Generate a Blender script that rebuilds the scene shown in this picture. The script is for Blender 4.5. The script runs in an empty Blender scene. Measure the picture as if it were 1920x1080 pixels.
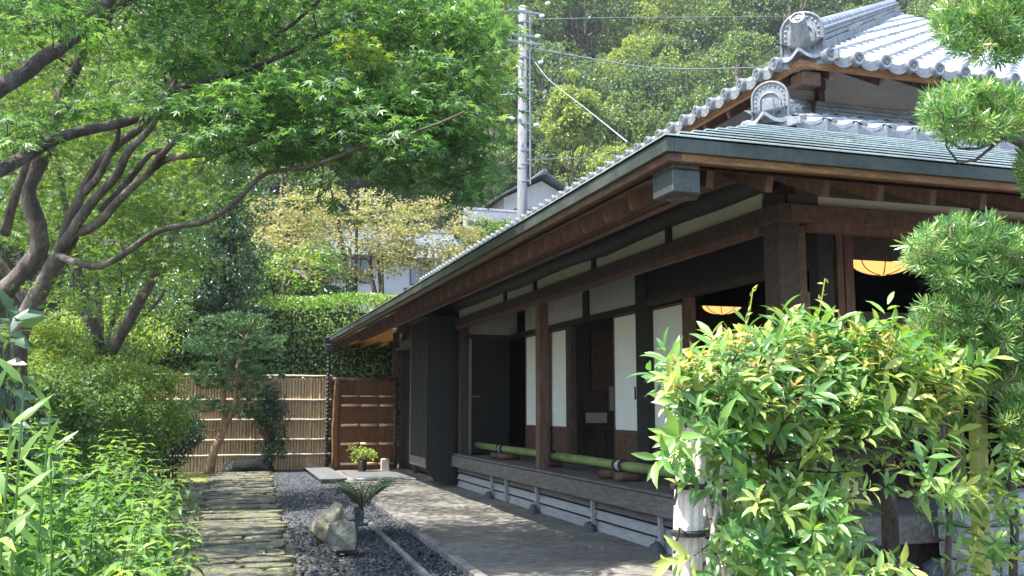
import bpy, math, random
import numpy as np
from mathutils import Vector, Matrix
random.seed(7); RS=np.random.RandomState(11)
S=bpy.context.scene; COL=S.collection
# ---------------------------------------------------------------- camera
F=1763.; HC=1.4; YAW=math.radians(17.6); PIT=math.radians(7.25)
cd=bpy.data.cameras.new('camera'); cam=bpy.data.objects.new('camera',cd); COL.objects.link(cam)
cam.location=(0,0,HC); cam.rotation_euler=(math.pi/2+PIT,0,-YAW)
cd.sensor_width=36; cd.lens=F/1920*36; cd.clip_start=0.05; cd.clip_end=1500; S.camera=cam
# ---------------------------------------------------------------- light
SUN=Vector((-0.42,-0.07,0.9)).normalized()
EL=math.asin(SUN.z); AZ=math.atan2(SUN.x,SUN.y)
w=bpy.data.worlds.new('World'); S.world=w; w.use_nodes=True
nt=w.node_tree; sky=nt.nodes.new('ShaderNodeTexSky'); sky.sky_type='NISHITA'; sky.sun_disc=False
sky.sun_elevation=EL; sky.sun_rotation=AZ; sky.dust_density=1.5
nt.links.new(sky.outputs[0],nt.nodes['Background'].inputs[0]); nt.nodes['Background'].inputs[1].default_value=0.15
sl=bpy.data.lights.new('sun','SUN'); sl.energy=3.8; sl.angle=math.radians(0.5); sl.color=(1,0.95,0.86)
so=bpy.data.objects.new('sun',sl); COL.objects.link(so); so.rotation_euler=SUN.to_track_quat('Z','Y').to_euler()
S.view_settings.view_transform='Standard'; S.view_settings.look='None'; S.view_settings.gamma=1; S.view_settings.use_curve_mapping=False
S.view_settings.exposure=1.92
S.render.engine='CYCLES'; S.cycles.use_denoising=True
S.cycles.max_bounces=7; S.cycles.diffuse_bounces=4; S.cycles.glossy_bounces=3; S.cycles.transmission_bounces=6; S.cycles.transparent_max_bounces=8
# ---------------------------------------------------------------- helpers
FW=np.array([math.sin(YAW)*math.cos(PIT),math.cos(YAW)*math.cos(PIT),math.sin(PIT)])
RT=np.array([math.cos(YAW),-math.sin(YAW),0.]); UP=np.cross(RT,FW)
def ray(x,y): return FW+RT*(x-960)/F-UP*(y-540)/F
def at(x,y,Y): r=ray(x,y)*(Y/ray(x,y)[1]); return np.array([r[0],r[1],r[2]+HC])
def atX(x,y,X): r=ray(x,y)*(X/ray(x,y)[0]); return np.array([r[0],r[1],r[2]+HC])
def atZ(x,y,Z=0): r=ray(x,y); r=r*((Z-HC)/r[2]); return np.array([r[0],r[1],Z])
def yx(px,X): return float(atX(px,700,X)[1])

class M:
    def __init__(s): s.v=[];s.f=[]
    def add(s,v,f):
        o=len(s.v); s.v+= [tuple(p) for p in v]; s.f+=[tuple(i+o for i in q) for q in f]; return s
    def box(s,x0,x1,y0,y1,z0,z1,rot=None,org=None):
        v=[(x,y,z) for x in(x0,x1) for y in(y0,y1) for z in(z0,z1)]
        if rot is not None:
            c,sn=math.cos(rot),math.sin(rot); ox,oy=org
            v=[(ox+x*c-y*sn,oy+x*sn+y*c,z) for x,y,z in v]
        return s.add(v,[(0,1,3,2),(4,6,7,5),(0,4,5,1),(2,3,7,6),(0,2,6,4),(1,5,7,3)])
    def tube(s,P,R,n=8,cap=True,wob=0):
        P=[Vector(p) for p in P]
        if not hasattr(R,'__len__'): R=[R]*len(P)
        up=Vector((0,0,1)); vs=[];fs=[]; pu=None
        for i,p in enumerate(P):
            t=(P[min(i+1,len(P)-1)]-P[max(i-1,0)])
            if t.length<1e-9: t=Vector((0,0,1))
            t.normalize()
            if pu is None:
                a=t.cross(up)
                if a.length<.05: a=t.cross(Vector((1,0,0)))
            else:
                a=pu-t*pu.dot(t)
            a.normalize(); pu=a; b=t.cross(a)
            for k in range(n):
                an=2*math.pi*k/n; r=R[i]*(1+wob*(random.random()-.5))
                vs.append(p+a*math.cos(an)*r+b*math.sin(an)*r)
        for i in range(len(P)-1):
            for k in range(n):
                fs.append((i*n+k,i*n+(k+1)%n,(i+1)*n+(k+1)%n,(i+1)*n+k))
        if cap: fs.append(tuple(range(n-1,-1,-1))); fs.append(tuple((len(P)-1)*n+k for k in range(n)))
        return s.add(vs,fs)
    def lathe(s,c,prof,n=16,ax=(0,0,1)):
        ax=Vector(ax).normalized(); a=ax.orthogonal().normalized(); b=ax.cross(a); c=Vector(c); vs=[];fs=[]
        for h,r in prof:
            for k in range(n):
                an=2*math.pi*k/n; vs.append(c+ax*h+(a*math.cos(an)+b*math.sin(an))*max(r,1e-4))
        for i in range(len(prof)-1):
            for k in range(n): fs.append((i*n+k,i*n+(k+1)%n,(i+1)*n+(k+1)%n,(i+1)*n+k))
        fs.append(tuple(range(n-1,-1,-1))); fs.append(tuple((len(prof)-1)*n+k for k in range(n)))
        return s.add(vs,fs)
    def extr(s,poly,d):   # poly: list of 3d pts, extruded by vector d
        n=len(poly); v=[Vector(p) for p in poly]; v2=[p+Vector(d) for p in v]
        return s.add(v+v2,[tuple(range(n)),tuple(range(2*n-1,n-1,-1))]+[(i,i+n,(i+1)%n+n,(i+1)%n) for i in range(n)])
    def build(s,name,mat,parent=None,smooth=False,bevel=0,loc=None):
        me=bpy.data.meshes.new(name); me.from_pydata([tuple(p) for p in s.v],[],s.f); me.validate(); 
        import bmesh
        bm=bmesh.new(); bm.from_mesh(me); bmesh.ops.recalc_face_normals(bm,faces=bm.faces); bm.to_mesh(me); bm.free()
        me.materials.append(mat)
        if smooth: me.polygons.foreach_set('use_smooth',[True]*len(me.polygons))
        o=bpy.data.objects.new(name,me); COL.objects.link(o)
        if parent is not None: o.parent=parent; o.matrix_parent_inverse=parent.matrix_basis.inverted()
        if bevel:
            b=o.modifiers.new('b','BEVEL'); b.width=bevel; b.segments=1; b.limit_method='ANGLE'
        return o
def empty(name,loc): 
    o=bpy.data.objects.new(name,None); COL.objects.link(o); o.location=loc; return o
def tag(o,label=None,cat=None,group=None,kind=None):
    if label:o['label']=label
    if cat:o['category']=cat
    if group:o['group']=group
    if kind:o['kind']=kind
    return o
def thing(name,loc,label,cat,group=None): return tag(empty(name,loc),label,cat,group)
def copyt(o,parent=None):
    c=o.copy(); COL.objects.link(c)
    if parent is not None: c.parent=parent
    for ch in o.children: copyt(ch,c)
    return c

# ---------------------------------------------------------------- materials
MATS={}
def mat(name,cols,rough=.7,scale=6,stretch=(1,1,1),bump=.0,bscale=40,metal=0,spec=.5,detail=6,emis=None,coords='Object',wave=None,fine=0.0):
    m=bpy.data.materials.new(name); m.use_nodes=True; nt=m.node_tree; N=nt.nodes; L=nt.links
    p=N['Principled BSDF']; p.inputs['Roughness'].default_value=rough; p.inputs['Metallic'].default_value=metal
    p.inputs['Specular IOR Level'].default_value=spec
    tc=N.new('ShaderNodeTexCoord'); mp=N.new('ShaderNodeMapping'); mp.inputs['Scale'].default_value=stretch
    L.new(tc.outputs[coords],mp.inputs[0])
    n=N.new('ShaderNodeTexNoise'); n.inputs['Scale'].default_value=scale; n.inputs['Detail'].default_value=detail; n.inputs['Roughness'].default_value=.62
    L.new(mp.outputs[0],n.inputs['Vector'])
    r=N.new('ShaderNodeValToRGB'); e=r.color_ramp.elements
    k=len(cols)
    e[0].position=.3; e[0].color=(*cols[0],1); e[1].position=.7; e[1].color=(*cols[-1],1)
    for i in range(1,k-1):
        q=e.new(.3+.4*i/(k-1)); q.color=(*cols[i],1)
    L.new(n.outputs[0],r.inputs[0]); out=r.outputs[0]
    if fine:
        n3=N.new('ShaderNodeTexNoise'); n3.inputs['Scale'].default_value=scale*9; n3.inputs['Detail'].default_value=4
        L.new(mp.outputs[0],n3.inputs['Vector'])
        mr=N.new('ShaderNodeMapRange'); mr.inputs[1].default_value=.3; mr.inputs[2].default_value=.7; mr.inputs[3].default_value=1-fine; mr.inputs[4].default_value=1+fine
        L.new(n3.outputs[0],mr.inputs[0]); vm=N.new('ShaderNodeVectorMath'); vm.operation='MULTIPLY'
        L.new(out,vm.inputs[0]); L.new(mr.outputs[0],vm.inputs[1]); out=vm.outputs[0]
    L.new(out,p.inputs['Base Color'])
    if bump:
        n2=N.new('ShaderNodeTexNoise'); n2.inputs['Scale'].default_value=bscale; n2.inputs['Detail'].default_value=8
        L.new(mp.outputs[0],n2.inputs['Vector']); b=N.new('ShaderNodeBump'); b.inputs['Strength'].default_value=bump; b.inputs['Distance'].default_value=.02
        L.new(n2.outputs[0],b.inputs['Height']); L.new(b.outputs[0],p.inputs['Normal'])
    if emis:
        p.inputs['Emission Color'].default_value=(*emis[0],1); p.inputs['Emission Strength'].default_value=emis[1]
    MATS[name]=m; return m
def leafmat(name,cols,trans=.38,rough=.42,spec=.5,big=.5,tcol=None):
    m=bpy.data.materials.new(name); m.use_nodes=True; nt=m.node_tree; N=nt.nodes; L=nt.links
    p=N['Principled BSDF']; p.inputs['Roughness'].default_value=rough; p.inputs['Specular IOR Level'].default_value=spec
    a=N.new('ShaderNodeAttribute'); a.attribute_name='rnd'
    tc=N.new('ShaderNodeTexCoord'); n=N.new('ShaderNodeTexNoise'); n.inputs['Scale'].default_value=1.1; n.inputs['Detail'].default_value=3
    L.new(tc.outputs['Object'],n.inputs['Vector'])
    mx=N.new('ShaderNodeMix'); mx.inputs[0].default_value=big
    L.new(a.outputs['Fac'],mx.inputs[2]); L.new(n.outputs[0],mx.inputs[3])
    r=N.new('ShaderNodeValToRGB'); e=r.color_ramp.elements; k=len(cols)
    e[0].position=.22; e[0].color=(*cols[0],1); e[1].position=.8; e[1].color=(*cols[-1],1)
    for i in range(1,k-1): e.new(.22+.58*i/(k-1)).color=(*cols[i],1)
    L.new(mx.outputs[0],r.inputs[0]); L.new(r.outputs[0],p.inputs['Base Color'])
    t=N.new('ShaderNodeBsdfTranslucent'); g=N.new('ShaderNodeVectorMath'); g.operation='MULTIPLY'; g.inputs[1].default_value=tcol or (1.9,1.9,.7)
    L.new(r.outputs[0],g.inputs[0]); L.new(g.outputs[0],t.inputs[0])
    s=N.new('ShaderNodeMixShader'); s.inputs[0].default_value=trans
    L.new(p.outputs[0],s.inputs[1]); L.new(t.outputs[0],s.inputs[2]); L.new(s.outputs[0],N['Material Output'].inputs[0])
    MATS[name]=m; return m
wood_dark=mat('wood_dark',[(.022,.015,.012),(.048,.032,.025),(.08,.054,.042)],.65,5,(3,3,3),.25,60,fine=.25)
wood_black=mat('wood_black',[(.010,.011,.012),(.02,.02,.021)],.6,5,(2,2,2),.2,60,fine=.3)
wood_brown=mat('wood_brown',[(.05,.026,.018),(.10,.052,.034),(.16,.085,.056)],.6,4,(4,4,4),.3,50,fine=.3)
wood_red=mat('wood_red',[(.06,.029,.021),(.125,.063,.045),(.20,.11,.08)],.55,4,(5,5,1),.3,50,fine=.25)
wood_edge=mat('wood_edge',[(.11,.055,.025),(.24,.12,.05),(.33,.18,.085)],.6,5,(1,6,6),.3,50,fine=.35)
wood_grey=mat('wood_grey',[(.085,.075,.068),(.14,.125,.115),(.2,.185,.17)],.75,5,(6,1,6),.4,60,fine=.3)
wood_pale=mat('wood_pale',[(.26,.25,.25),(.4,.39,.39)],.75,5,(6,1,6),.35,60,fine=.2)
plaster=mat('plaster',[(.5,.48,.42),(.6,.58,.5)],.85,2,(1,1,1),.1,120,fine=.05)
plaster_grey=mat('plaster_grey',[(.4,.38,.38),(.5,.48,.47)],.85,2,(1,1,1),.1,120,fine=.06)
paper=mat('paper',[(.72,.74,.68),(.8,.81,.76)],.8,3,(1,1,1),0,fine=.04)
tile=mat('tile',[(.17,.19,.22),(.25,.27,.3),(.36,.38,.41)],.42,3,(1,1,1),.15,30,spec=.7,fine=.2)
tile_dark=mat('tile_dark',[(.09,.10,.115),(.16,.175,.19),(.23,.24,.26)],.42,4,(1,1,1),.2,40,spec=.6,fine=.25)
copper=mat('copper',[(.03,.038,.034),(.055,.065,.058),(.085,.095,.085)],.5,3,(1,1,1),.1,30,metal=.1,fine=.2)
copper_top=mat('copper_top',[(.3,.34,.33),(.42,.47,.45),(.52,.57,.55)],.3,3,(1,1,1),.1,30,metal=.3,fine=.15)  # pale patina with the sky's sheen put into its colour
copper_cap=mat('copper_cap',[(.05,.058,.055),(.085,.097,.092)],.5,5,(1,1,1),.1,30,metal=.3,fine=.2)
bamboo=mat('bamboo',[(.36,.22,.11),(.55,.38,.21),(.72,.54,.35)],.5,5,(8,8,1.2),.15,40,fine=.2)
bamboo_pale=mat('bamboo_pale',[(.4,.34,.29),(.56,.49,.43)],.5,5,(1,6,6),.15,40,fine=.15)
bamboo_green=mat('bamboo_green',[(.10,.16,.055),(.2,.27,.09),(.3,.34,.13)],.4,2.5,(2,2,2),.05,40,fine=.12)
bamboo_lime=mat('bamboo_lime',[(.24,.27,.06),(.33,.35,.09),(.42,.42,.15)],.35,3,(2,2,.6),.05,40,fine=.08)
weather=mat('weathered_log',[(.45,.38,.33),(.64,.56,.5),(.75,.68,.62)],.7,6,(8,8,1),.5,40,fine=.2)
thatch=mat('brushwood',[(.06,.024,.011),(.2,.082,.034),(.40,.19,.085)],.85,10,(14,14,1),.8,50,fine=.4)
reed_mat=leafmat('reed_mat',[(.42,.3,.17),(.58,.45,.28)],.45,.7,.2,.3,(1,.95,.85))
lattice_m=mat('split_bamboo',[(.6,.38,.17),(.8,.56,.3)],.6,8,(3,3,3),.2,40)
rope=mat('black_rope',[(.012,.01,.01),(.03,.026,.024)],.9,30)
iron=mat('black_iron',[(.015,.015,.017),(.035,.035,.04)],.45,10,metal=.3)
brass=mat('brass',[(.45,.32,.16),(.6,.45,.25)],.35,10,metal=.7)
bark_dark=mat('bark_dark',[(.018,.014,.012),(.05,.04,.032),(.11,.095,.08)],.9,7,(1,1,.5),.9,30,fine=.4)
bark_pale=mat('bark_pale',[(.03,.023,.019),(.085,.068,.056),(.2,.17,.14)],.9,5,(1,1,.4),.9,26,fine=.4)
bark_pine=mat('bark_pine',[(.12,.065,.035),(.3,.19,.11),(.45,.32,.2)],.9,8,(1,1,.5),1,30,fine=.4)
rock_m=mat('rock',[(.05,.05,.04),(.10,.105,.085),(.22,.2,.18)],.85,5,(1,1,1),.8,14,fine=.35)
rock_pale=mat('rock_pale',[(.12,.1,.06),(.3,.26,.17),(.45,.41,.3)],.85,5,(1,1,1),.7,14,fine=.3)
rock_blue=mat('rock_blue',[(.04,.05,.06),(.09,.105,.12)],.85,4,(1,1,1),.6,14,fine=.3)
stone_blk=mat('stone_block',[(.17,.17,.165),(.3,.3,.3),(.42,.42,.41)],.9,10,(1,1,1),.9,60,fine=.4)
slate=mat('paving_slate',[(.045,.042,.036),(.10,.095,.082),(.13,.13,.06),(.25,.23,.205)],.85,4.5,(1,1,1),1.0,11,fine=.5)
soil=mat('soil',[(.05,.045,.036),(.10,.09,.07),(.15,.13,.1)],.95,2.5,(1,1,1),.7,30,fine=.4)
moss=mat('moss',[(.08,.09,.03),(.2,.2,.045),(.34,.33,.08)],.95,5,(1,1,1),.8,60,fine=.4)
tataki=mat('tataki',[(.12,.115,.10),(.17,.16,.14),(.23,.215,.19)],.9,1.4,(1,1,1),.45,25,fine=.3)
gravel_m=leafmat('gravel',[(.013,.015,.019),(.034,.038,.047),(.085,.092,.105)],0.0,.7,.4,.1)
metalplate=mat('metal_plate',[(.2,.21,.22),(.3,.31,.33)],.4,6,metal=.5,fine=.2)
kerbstone=mat('kerbstone',[(.09,.085,.08),(.17,.16,.15),(.26,.245,.23)],.85,4,(1,1,1),.6,40,fine=.3)
pole_m=mat('pole_concrete',[(.14,.145,.15),(.22,.225,.235)],.85,2,(1,1,.3),.3,40,fine=.2)
concrete=mat('concrete',[(.3,.29,.28),(.42,.4,.39)],.85,3,(1,1,.3),.3,40,fine=.2)
white_m=mat('white_paint',[(.7,.7,.68),(.8,.8,.78)],.7,3,fine=.05)
housewall=mat('house_wall',[(.5,.49,.46),(.6,.58,.55)],.8,2,fine=.06)
glass_m=mat('window_glass',[(.05,.07,.09),(.1,.12,.15)],.1,2,spec=.8)
cable_m=mat('cable',[(.18,.24,.28),(.3,.36,.4)],.5,5)
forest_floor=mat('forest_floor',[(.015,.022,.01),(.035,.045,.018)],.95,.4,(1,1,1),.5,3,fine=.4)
lamp_m=mat('lamp_paper',[(.5,.3,.1),(.6,.38,.14)],.6,6,emis=((1,.47,.14),.46))
L_maple=leafmat('maple_leaf',[(.035,.10,.035),(.075,.17,.055),(.2,.32,.12)],.36,.42,.45,.35,(1.6,1.75,.7))
L_maple_y=leafmat('maple_leaf_lime',[(.045,.11,.04),(.10,.19,.055),(.24,.32,.10)],.4,.45,.4,.45,(1.8,1.8,.55))
L_autumn=leafmat('maple_leaf_ochre',[(.16,.21,.09),(.30,.31,.14),(.46,.38,.2)],.4,.5,.3,.6,(1.4,1.3,.8))
L_ever=leafmat('evergreen_leaf',[(.025,.055,.03),(.05,.10,.045),(.10,.17,.07)],.2,.35,.6,.3)
L_hedge=leafmat('hedge_leaf',[(.07,.15,.045),(.17,.29,.08),(.34,.43,.13)],.45,.35,.6,.3)
L_azalea=leafmat('azalea_leaf',[(.05,.10,.035),(.10,.18,.05),(.2,.28,.08)],.35,.5,.4,.6)
L_yel=leafmat('yellow_shrub_leaf',[(.10,.18,.04),(.22,.32,.07),(.45,.5,.17)],.45,.5,.4,.5,(1.5,1.5,.5))
L_herb=leafmat('herb_leaf',[(.06,.14,.05),(.14,.26,.075),(.38,.44,.14)],.42,.45,.45,.4,(1.6,1.8,.6))
L_sasa=leafmat('bamboo_grass_leaf',[(.14,.26,.07),(.26,.4,.12)],.45,.4,.5,.3,(1.5,1.6,.6))
L_laurel=leafmat('laurel_leaf',[(.045,.13,.045),(.095,.215,.055),(.2,.33,.085),(.40,.44,.13)],.32,.3,.6,.35,(1.8,1.8,.6))
L_young=leafmat('laurel_young_leaf',[(.3,.36,.07),(.46,.42,.14),(.5,.33,.2)],.4,.35,.5,.2,(1.4,1.3,.7))
L_podo=leafmat('podocarpus_leaf',[(.03,.10,.035),(.08,.19,.05),(.19,.32,.09),(.36,.40,.16)],.3,.3,.6,.3,(1.6,1.8,.6))
L_pine=leafmat('pine_needle',[(.03,.08,.035),(.06,.14,.05),(.12,.22,.08)],.15,.45,.4,.3)
L_fern=leafmat('fern_leaf',[(.04,.10,.04),(.09,.19,.07),(.22,.34,.13)],.3,.4,.5,.3)
L_hill=[leafmat('hill_leaf',[(.06,.10,.04),(.13,.20,.08),(.27,.34,.14)],.25,.55,.3,.5),
        leafmat('hill_leaf_dark',[(.03,.06,.035),(.075,.13,.065),(.19,.27,.13)],.22,.5,.35,.5),
        leafmat('hill_leaf_lime',[(.12,.16,.06),(.21,.27,.08),(.33,.38,.13)],.3,.55,.3,.5)]

# ---------------------------------------------------------------- leaves
def T(v,f): return (np.array(v,float),f)
T_CARD=T([(0,0,0),(-.34,.45,.05),(0,1,-.06),(.34,.45,.05)],[(0,3,2,1)])
T_OVAL=T([(0,0,0),(-.24,.42,.07),(0,1,-.1),(.24,.42,.07),(0,.45,0)],[(0,4,1),(0,3,4),(4,2,1),(4,3,2)])
T_LAN=T([(0,0,0),(-.11,.22,.03),(0,.22,0),(.11,.22,.03),(-.15,.5,.04),(0,.52,-.015),(.15,.5,.04),(-.09,.78,.0),(0,.78,-.05),(.09,.78,.0),(0,1.02,-.13)],
  [(0,2,1),(0,3,2),(1,2,5,4),(2,3,6,5),(4,5,8,7),(5,6,9,8),(7,8,10),(8,9,10)])
T_HERB=T([(0,0,0),(-.17,.2,.05),(0,.22,.02),(.17,.2,.05),(-.16,.5,.02),(0,.52,-.05),(.16,.5,.02),(0,1.0,-.32)],
  [(0,2,1),(0,3,2),(1,2,5,4),(2,3,6,5),(4,5,7),(5,6,7)])
T_BLADE=T([(0,0,0),(-.06,.3,.01),(.06,.3,.01),(-.05,.65,-.02),(.05,.65,-.02),(0,1,-.12)],[(0,2,1),(1,2,4,3),(3,4,5)])
T_NEEDLE=T([(-.035,0,0),(.035,0,0),(.045,.6,0),(0,1,0),(-.045,.6,0)],[(0,1,2,3,4)])
def _maple():
    v=[(0,0,0)];f=[]
    for k,(a,l) in enumerate([(-100,.55),(-55,.85),(0,1.0),(55,.85),(100,.55)]):
        a=math.radians(a); d=np.array([math.sin(a),math.cos(a)]); n=np.array([d[1],-d[0]]); c=np.array([0,.25])
        o=len(v)
        for q,z in ((c*0+d*.38*l-n*.115*l,0.02),(d*l*.98,-.12),(d*.38*l+n*.115*l,.02)): v.append((q[0],q[1]+.1,z))
        f.append((0,o+2,o+1,o))
    v=np.array(v); return (v,f)
T_MAPLE=_maple()
def nrm(a): return a/np.maximum(np.linalg.norm(a,axis=1,keepdims=True),1e-9)
def leafobj(name,P,D,Nn,Sz,tpl,m,parent=None,rnd=None):
    P=np.asarray(P,float);D=nrm(np.asarray(D,float));Nn=np.asarray(Nn,float);Sz=np.asarray(Sz,float)
    X=nrm(np.cross(D,Nn));Z=np.cross(X,D); tv,tf=tpl; n=len(P);k=len(tv)
    V=(P[:,None,:]+Sz[:,None,None]*(tv[None,:,0:1]*X[:,None,:]+tv[None,:,1:2]*D[:,None,:]+tv[None,:,2:3]*Z[:,None,:])).reshape(-1,3)
    lf=np.concatenate([np.array(q) for q in tf]); ls=np.array([len(q) for q in tf])
    loops=(np.arange(n)[:,None]*k+lf[None,:]).ravel(); sizes=np.tile(ls,n); starts=np.concatenate([[0],np.cumsum(sizes)[:-1]])
    me=bpy.data.meshes.new(name); me.vertices.add(len(V)); me.vertices.foreach_set('co',V.astype(np.float32).ravel())
    me.loops.add(len(loops)); me.loops.foreach_set('vertex_index',loops.astype(np.int32))
    me.polygons.add(len(sizes)); me.polygons.foreach_set('loop_start',starts.astype(np.int32)); me.polygons.foreach_set('loop_total',sizes.astype(np.int32))
    me.update(calc_edges=True)
    at_=me.attributes.new('rnd','FLOAT','POINT'); r=RS.rand(n) if rnd is None else rnd
    at_.data.foreach_set('value',np.repeat(r,k).astype(np.float32))
    me.materials.append(m); o=bpy.data.objects.new(name,me); COL.objects.link(o)
    if parent is not None: o.parent=parent; o.matrix_parent_inverse=parent.matrix_basis.inverted()
    return o
def rdir(n): return nrm(RS.randn(n,3))
def clump_pts(centers,radii,per,flat=.7,size=(.06,.1),shell=.5,up=.6,droop=.25,out=.8):
    """leaves in small clumps round the given centres"""
    centers=np.asarray(centers); radii=np.asarray(radii)
    C=np.repeat(centers,per,axis=0); R=np.repeat(radii,per)
    d=rdir(len(C)); rad=(shell+(1-shell)*RS.rand(len(C)))**.7
    P=C+d*np.array([1,1,flat])*(R*rad)[:,None]
    D=nrm(d*out+rdir(len(C))*.7+np.array([0,0,-droop])); Nn=nrm(rdir(len(C))*.6+d*.5+np.array([0,0,up]))
    return P,D,Nn,size[0]+(size[1]-size[0])*RS.rand(len(C))
def crown_centers(c,r,n,fill=.55,low=-.6):
    out=[]
    while len(out)<n:
        d=RS.randn(3); d/=np.linalg.norm(d)
        if d[2]<low: continue
        rad=(fill+(1-fill)*RS.rand())
        out.append(np.array(c)+d*np.array(r)*rad)
    return np.array(out)
def smooth_path(P,n=4):
    P=[np.array(p,float) for p in P]; out=[]
    for i in range(len(P)-1):
        p0=P[max(i-1,0)];p1=P[i];p2=P[i+1];p3=P[min(i+2,len(P)-1)]
        for k in range(n):
            t=k/n; out.append(.5*((2*p1)+(-p0+p2)*t+(2*p0-5*p1+4*p2-p3)*t*t+(-p0+3*p1-3*p2+p3)*t**3))
    out.append(P[-1]); return out
def limb(m,a,b,r0,r1,bend=.15,n=5,sides=6):
    a=np.array(a,float);b=np.array(b,float);L=np.linalg.norm(b-a); mid=(a+b)/2+RS.randn(3)*L*bend*.5+np.array([0,0,-L*bend*.3])
    P=[a*(1-t)**2+2*mid*t*(1-t)+b*t*t for t in np.linspace(0,1,n)]
    m.tube(P,[r0+(r1-r0)*t for t in np.linspace(0,1,n)],sides,False)
def tree(name,base,h,c,r,nclump,per,cr,lm,bm,size,label,cat='tree',group=None,tpl=T_OVAL,tr=.12,lean=(0,0),fill=.45,flat=.7,low=-.6,droop=.25,nl=14,hidden=False,up=.6):
    base=np.array(base,float); t=thing(name,tuple(base),label,cat,group)
    cc=crown_centers(c,r,nclump,fill,low); P,D,Nn,Sz=clump_pts(cc,cr*(.7+.6*RS.rand(nclump)),per,flat,size,droop=droop,up=up)
    leafobj('crown',P,D,Nn,Sz,tpl,lm,t)
    m=M(); top=np.array([c[0],c[1],c[2]+r[2]*.4])
    q=(base+top)/2+np.array([lean[0],lean[1],0])
    path=[base*(1-s)**2+2*q*s*(1-s)+top*s*s for s in np.linspace(0,1,9)]
    path=[p+RS.randn(3)*tr*.25 if 0<i<8 else p for i,p in enumerate(path)]
    m.tube(smooth_path(path,2),list(np.linspace(tr,tr*.25,17)),8,True,.15)
    t_=m.build('trunk',bm,t,True)
    m=M()
    for k in RS.choice(nclump,min(nl,nclump),replace=False):
        s=path[RS.randint(3,8)]; limb(m,s,cc[k],tr*.35,tr*.08)
    m.build('branch',bm,t,True)
    return t
# ================================================================ GROUND
def gz(x,y):
    d=max(0,y-27); z=0
    z+=min(d,22)*.22
    d2=max(0,y-47); z+=min(d2,95)*(.72 if d2>0 else 0)
    z+=max(0,abs(x-5)-38)*.35*min(1,max(0,(y-5)/40))
    return z
m=M(); xs=np.concatenate([np.linspace(-160,-30,14),np.linspace(-24,40,17),np.linspace(48,190,14)]); ys=np.concatenate([[-60,-20,-5],np.linspace(0,27,10),np.linspace(30,150,31),[220,400]])
vv=[(x,y,gz(x,y)+(.6*math.sin(x*.3)*math.sin(y*.21) if y>50 else 0)) for y in ys for x in xs]; nx=len(xs)
m.add(vv,[(j*nx+i,j*nx+i+1,(j+1)*nx+i+1,(j+1)*nx+i) for j in range(len(ys)-1) for i in range(nx-1)])
gm=mat('ground_mix',[(.05,.045,.036),(.10,.09,.07),(.15,.13,.1)],.95,2.5,(1,1,1),.6,30,fine=.4)
o=m.build('ground',soil,None,True); tag(o,'dark bare soil of the garden running back to the hill','ground',kind='structure')
# hill cover sheet: dark forest floor over the slope
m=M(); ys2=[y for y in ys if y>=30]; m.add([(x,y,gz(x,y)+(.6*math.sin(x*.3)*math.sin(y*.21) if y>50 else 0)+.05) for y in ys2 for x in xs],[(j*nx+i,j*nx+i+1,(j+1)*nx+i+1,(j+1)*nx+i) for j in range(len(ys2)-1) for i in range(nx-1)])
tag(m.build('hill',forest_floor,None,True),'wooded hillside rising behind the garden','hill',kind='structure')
# tataki yard: kerb line to the house
def kx(y): return 2.14+(y-7.6)*.031
m=M(); YS=np.linspace(1.5,21.6,60)
v=[];nxx=24
for y in YS:
    for i in range(nxx):
        x=kx(y)+.04+(10.5-kx(y))*(i/(nxx-1))**1.5; v.append((x,y,.03+.008*math.sin(x*5+y*3)))
m.add(v,[(j*nxx+i,j*nxx+i+1,(j+1)*nxx+i+1,(j+1)*nxx+i) for j in range(len(YS)-1) for i in range(nxx-1)])
tag(m.build('yard',tataki,None,True),'beaten earth yard along the front of the veranda','yard',kind='structure')
# slab path, ragged rows of long slate pieces
def pl(y): return -.16+ (y-8.5)*.022
def prr(y): return .74+(y-8.3)*.042
m=M(); y=4.0
while y<21.3:
    d=random.uniform(.09,.28); x=pl(y)-random.uniform(-.05,.12); xe=prr(y)+random.uniform(-.05,.05)
    while x<xe-.08:
        wd=random.uniform(.4,1.3); 
        if x+wd>xe-.15: wd=xe-x
        z=.045+random.uniform(-.012,.02); n=9; pts=[]
        hw,hd=wd/2-.008,d/2-.007; cx,cy=x+wd/2,y+d/2
        for k in range(14):
            a=2*math.pi*k/14+random.uniform(-.1,.1); ca,sa=math.cos(a),math.sin(a); q=max(abs(ca),abs(sa))
            q=q*.75+.25*1.0; f=random.uniform(.9,1.03)
            pts.append((cx+ca/q*hw*f,cy+sa/q*hd*f))
        o=len(m.v)
        tl=random.uniform(-.03,.03); tl2=random.uniform(-.04,.04)
        m.v+=[(a,b,-.02) for a,b in pts]+[(a,b,z-.008+tl*(a-cx)+tl2*(b-cy)) for a,b in pts]+[(cx+(a-cx)*.92,cy+(b-cy)*.9,z+tl*(a-cx)+tl2*(b-cy)) for a,b in pts]
        for k in range(14):
            k2=(k+1)%14; m.f+=[(o+k,o+k2,o+14+k2,o+14+k),(o+14+k,o+14+k2,o+28+k2,o+28+k)]
        m.f.append(tuple(o+28+k for k in range(14)))
        x+=wd
    y+=d
tag(m.build('path',slate,None,False),'path of thin overlapping slate slabs leading to the bamboo fence','path',kind='structure')
m=M(); m.add([(-.5,18.8,.012),(1.9,18.6,.012),(2.0,21.75,.012),(-1.2,21.75,.012)],[(0,1,2,3)])
tag(m.build('moss_ground',moss,None),'yellow green moss at the end of the path','moss',kind='structure')
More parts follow.
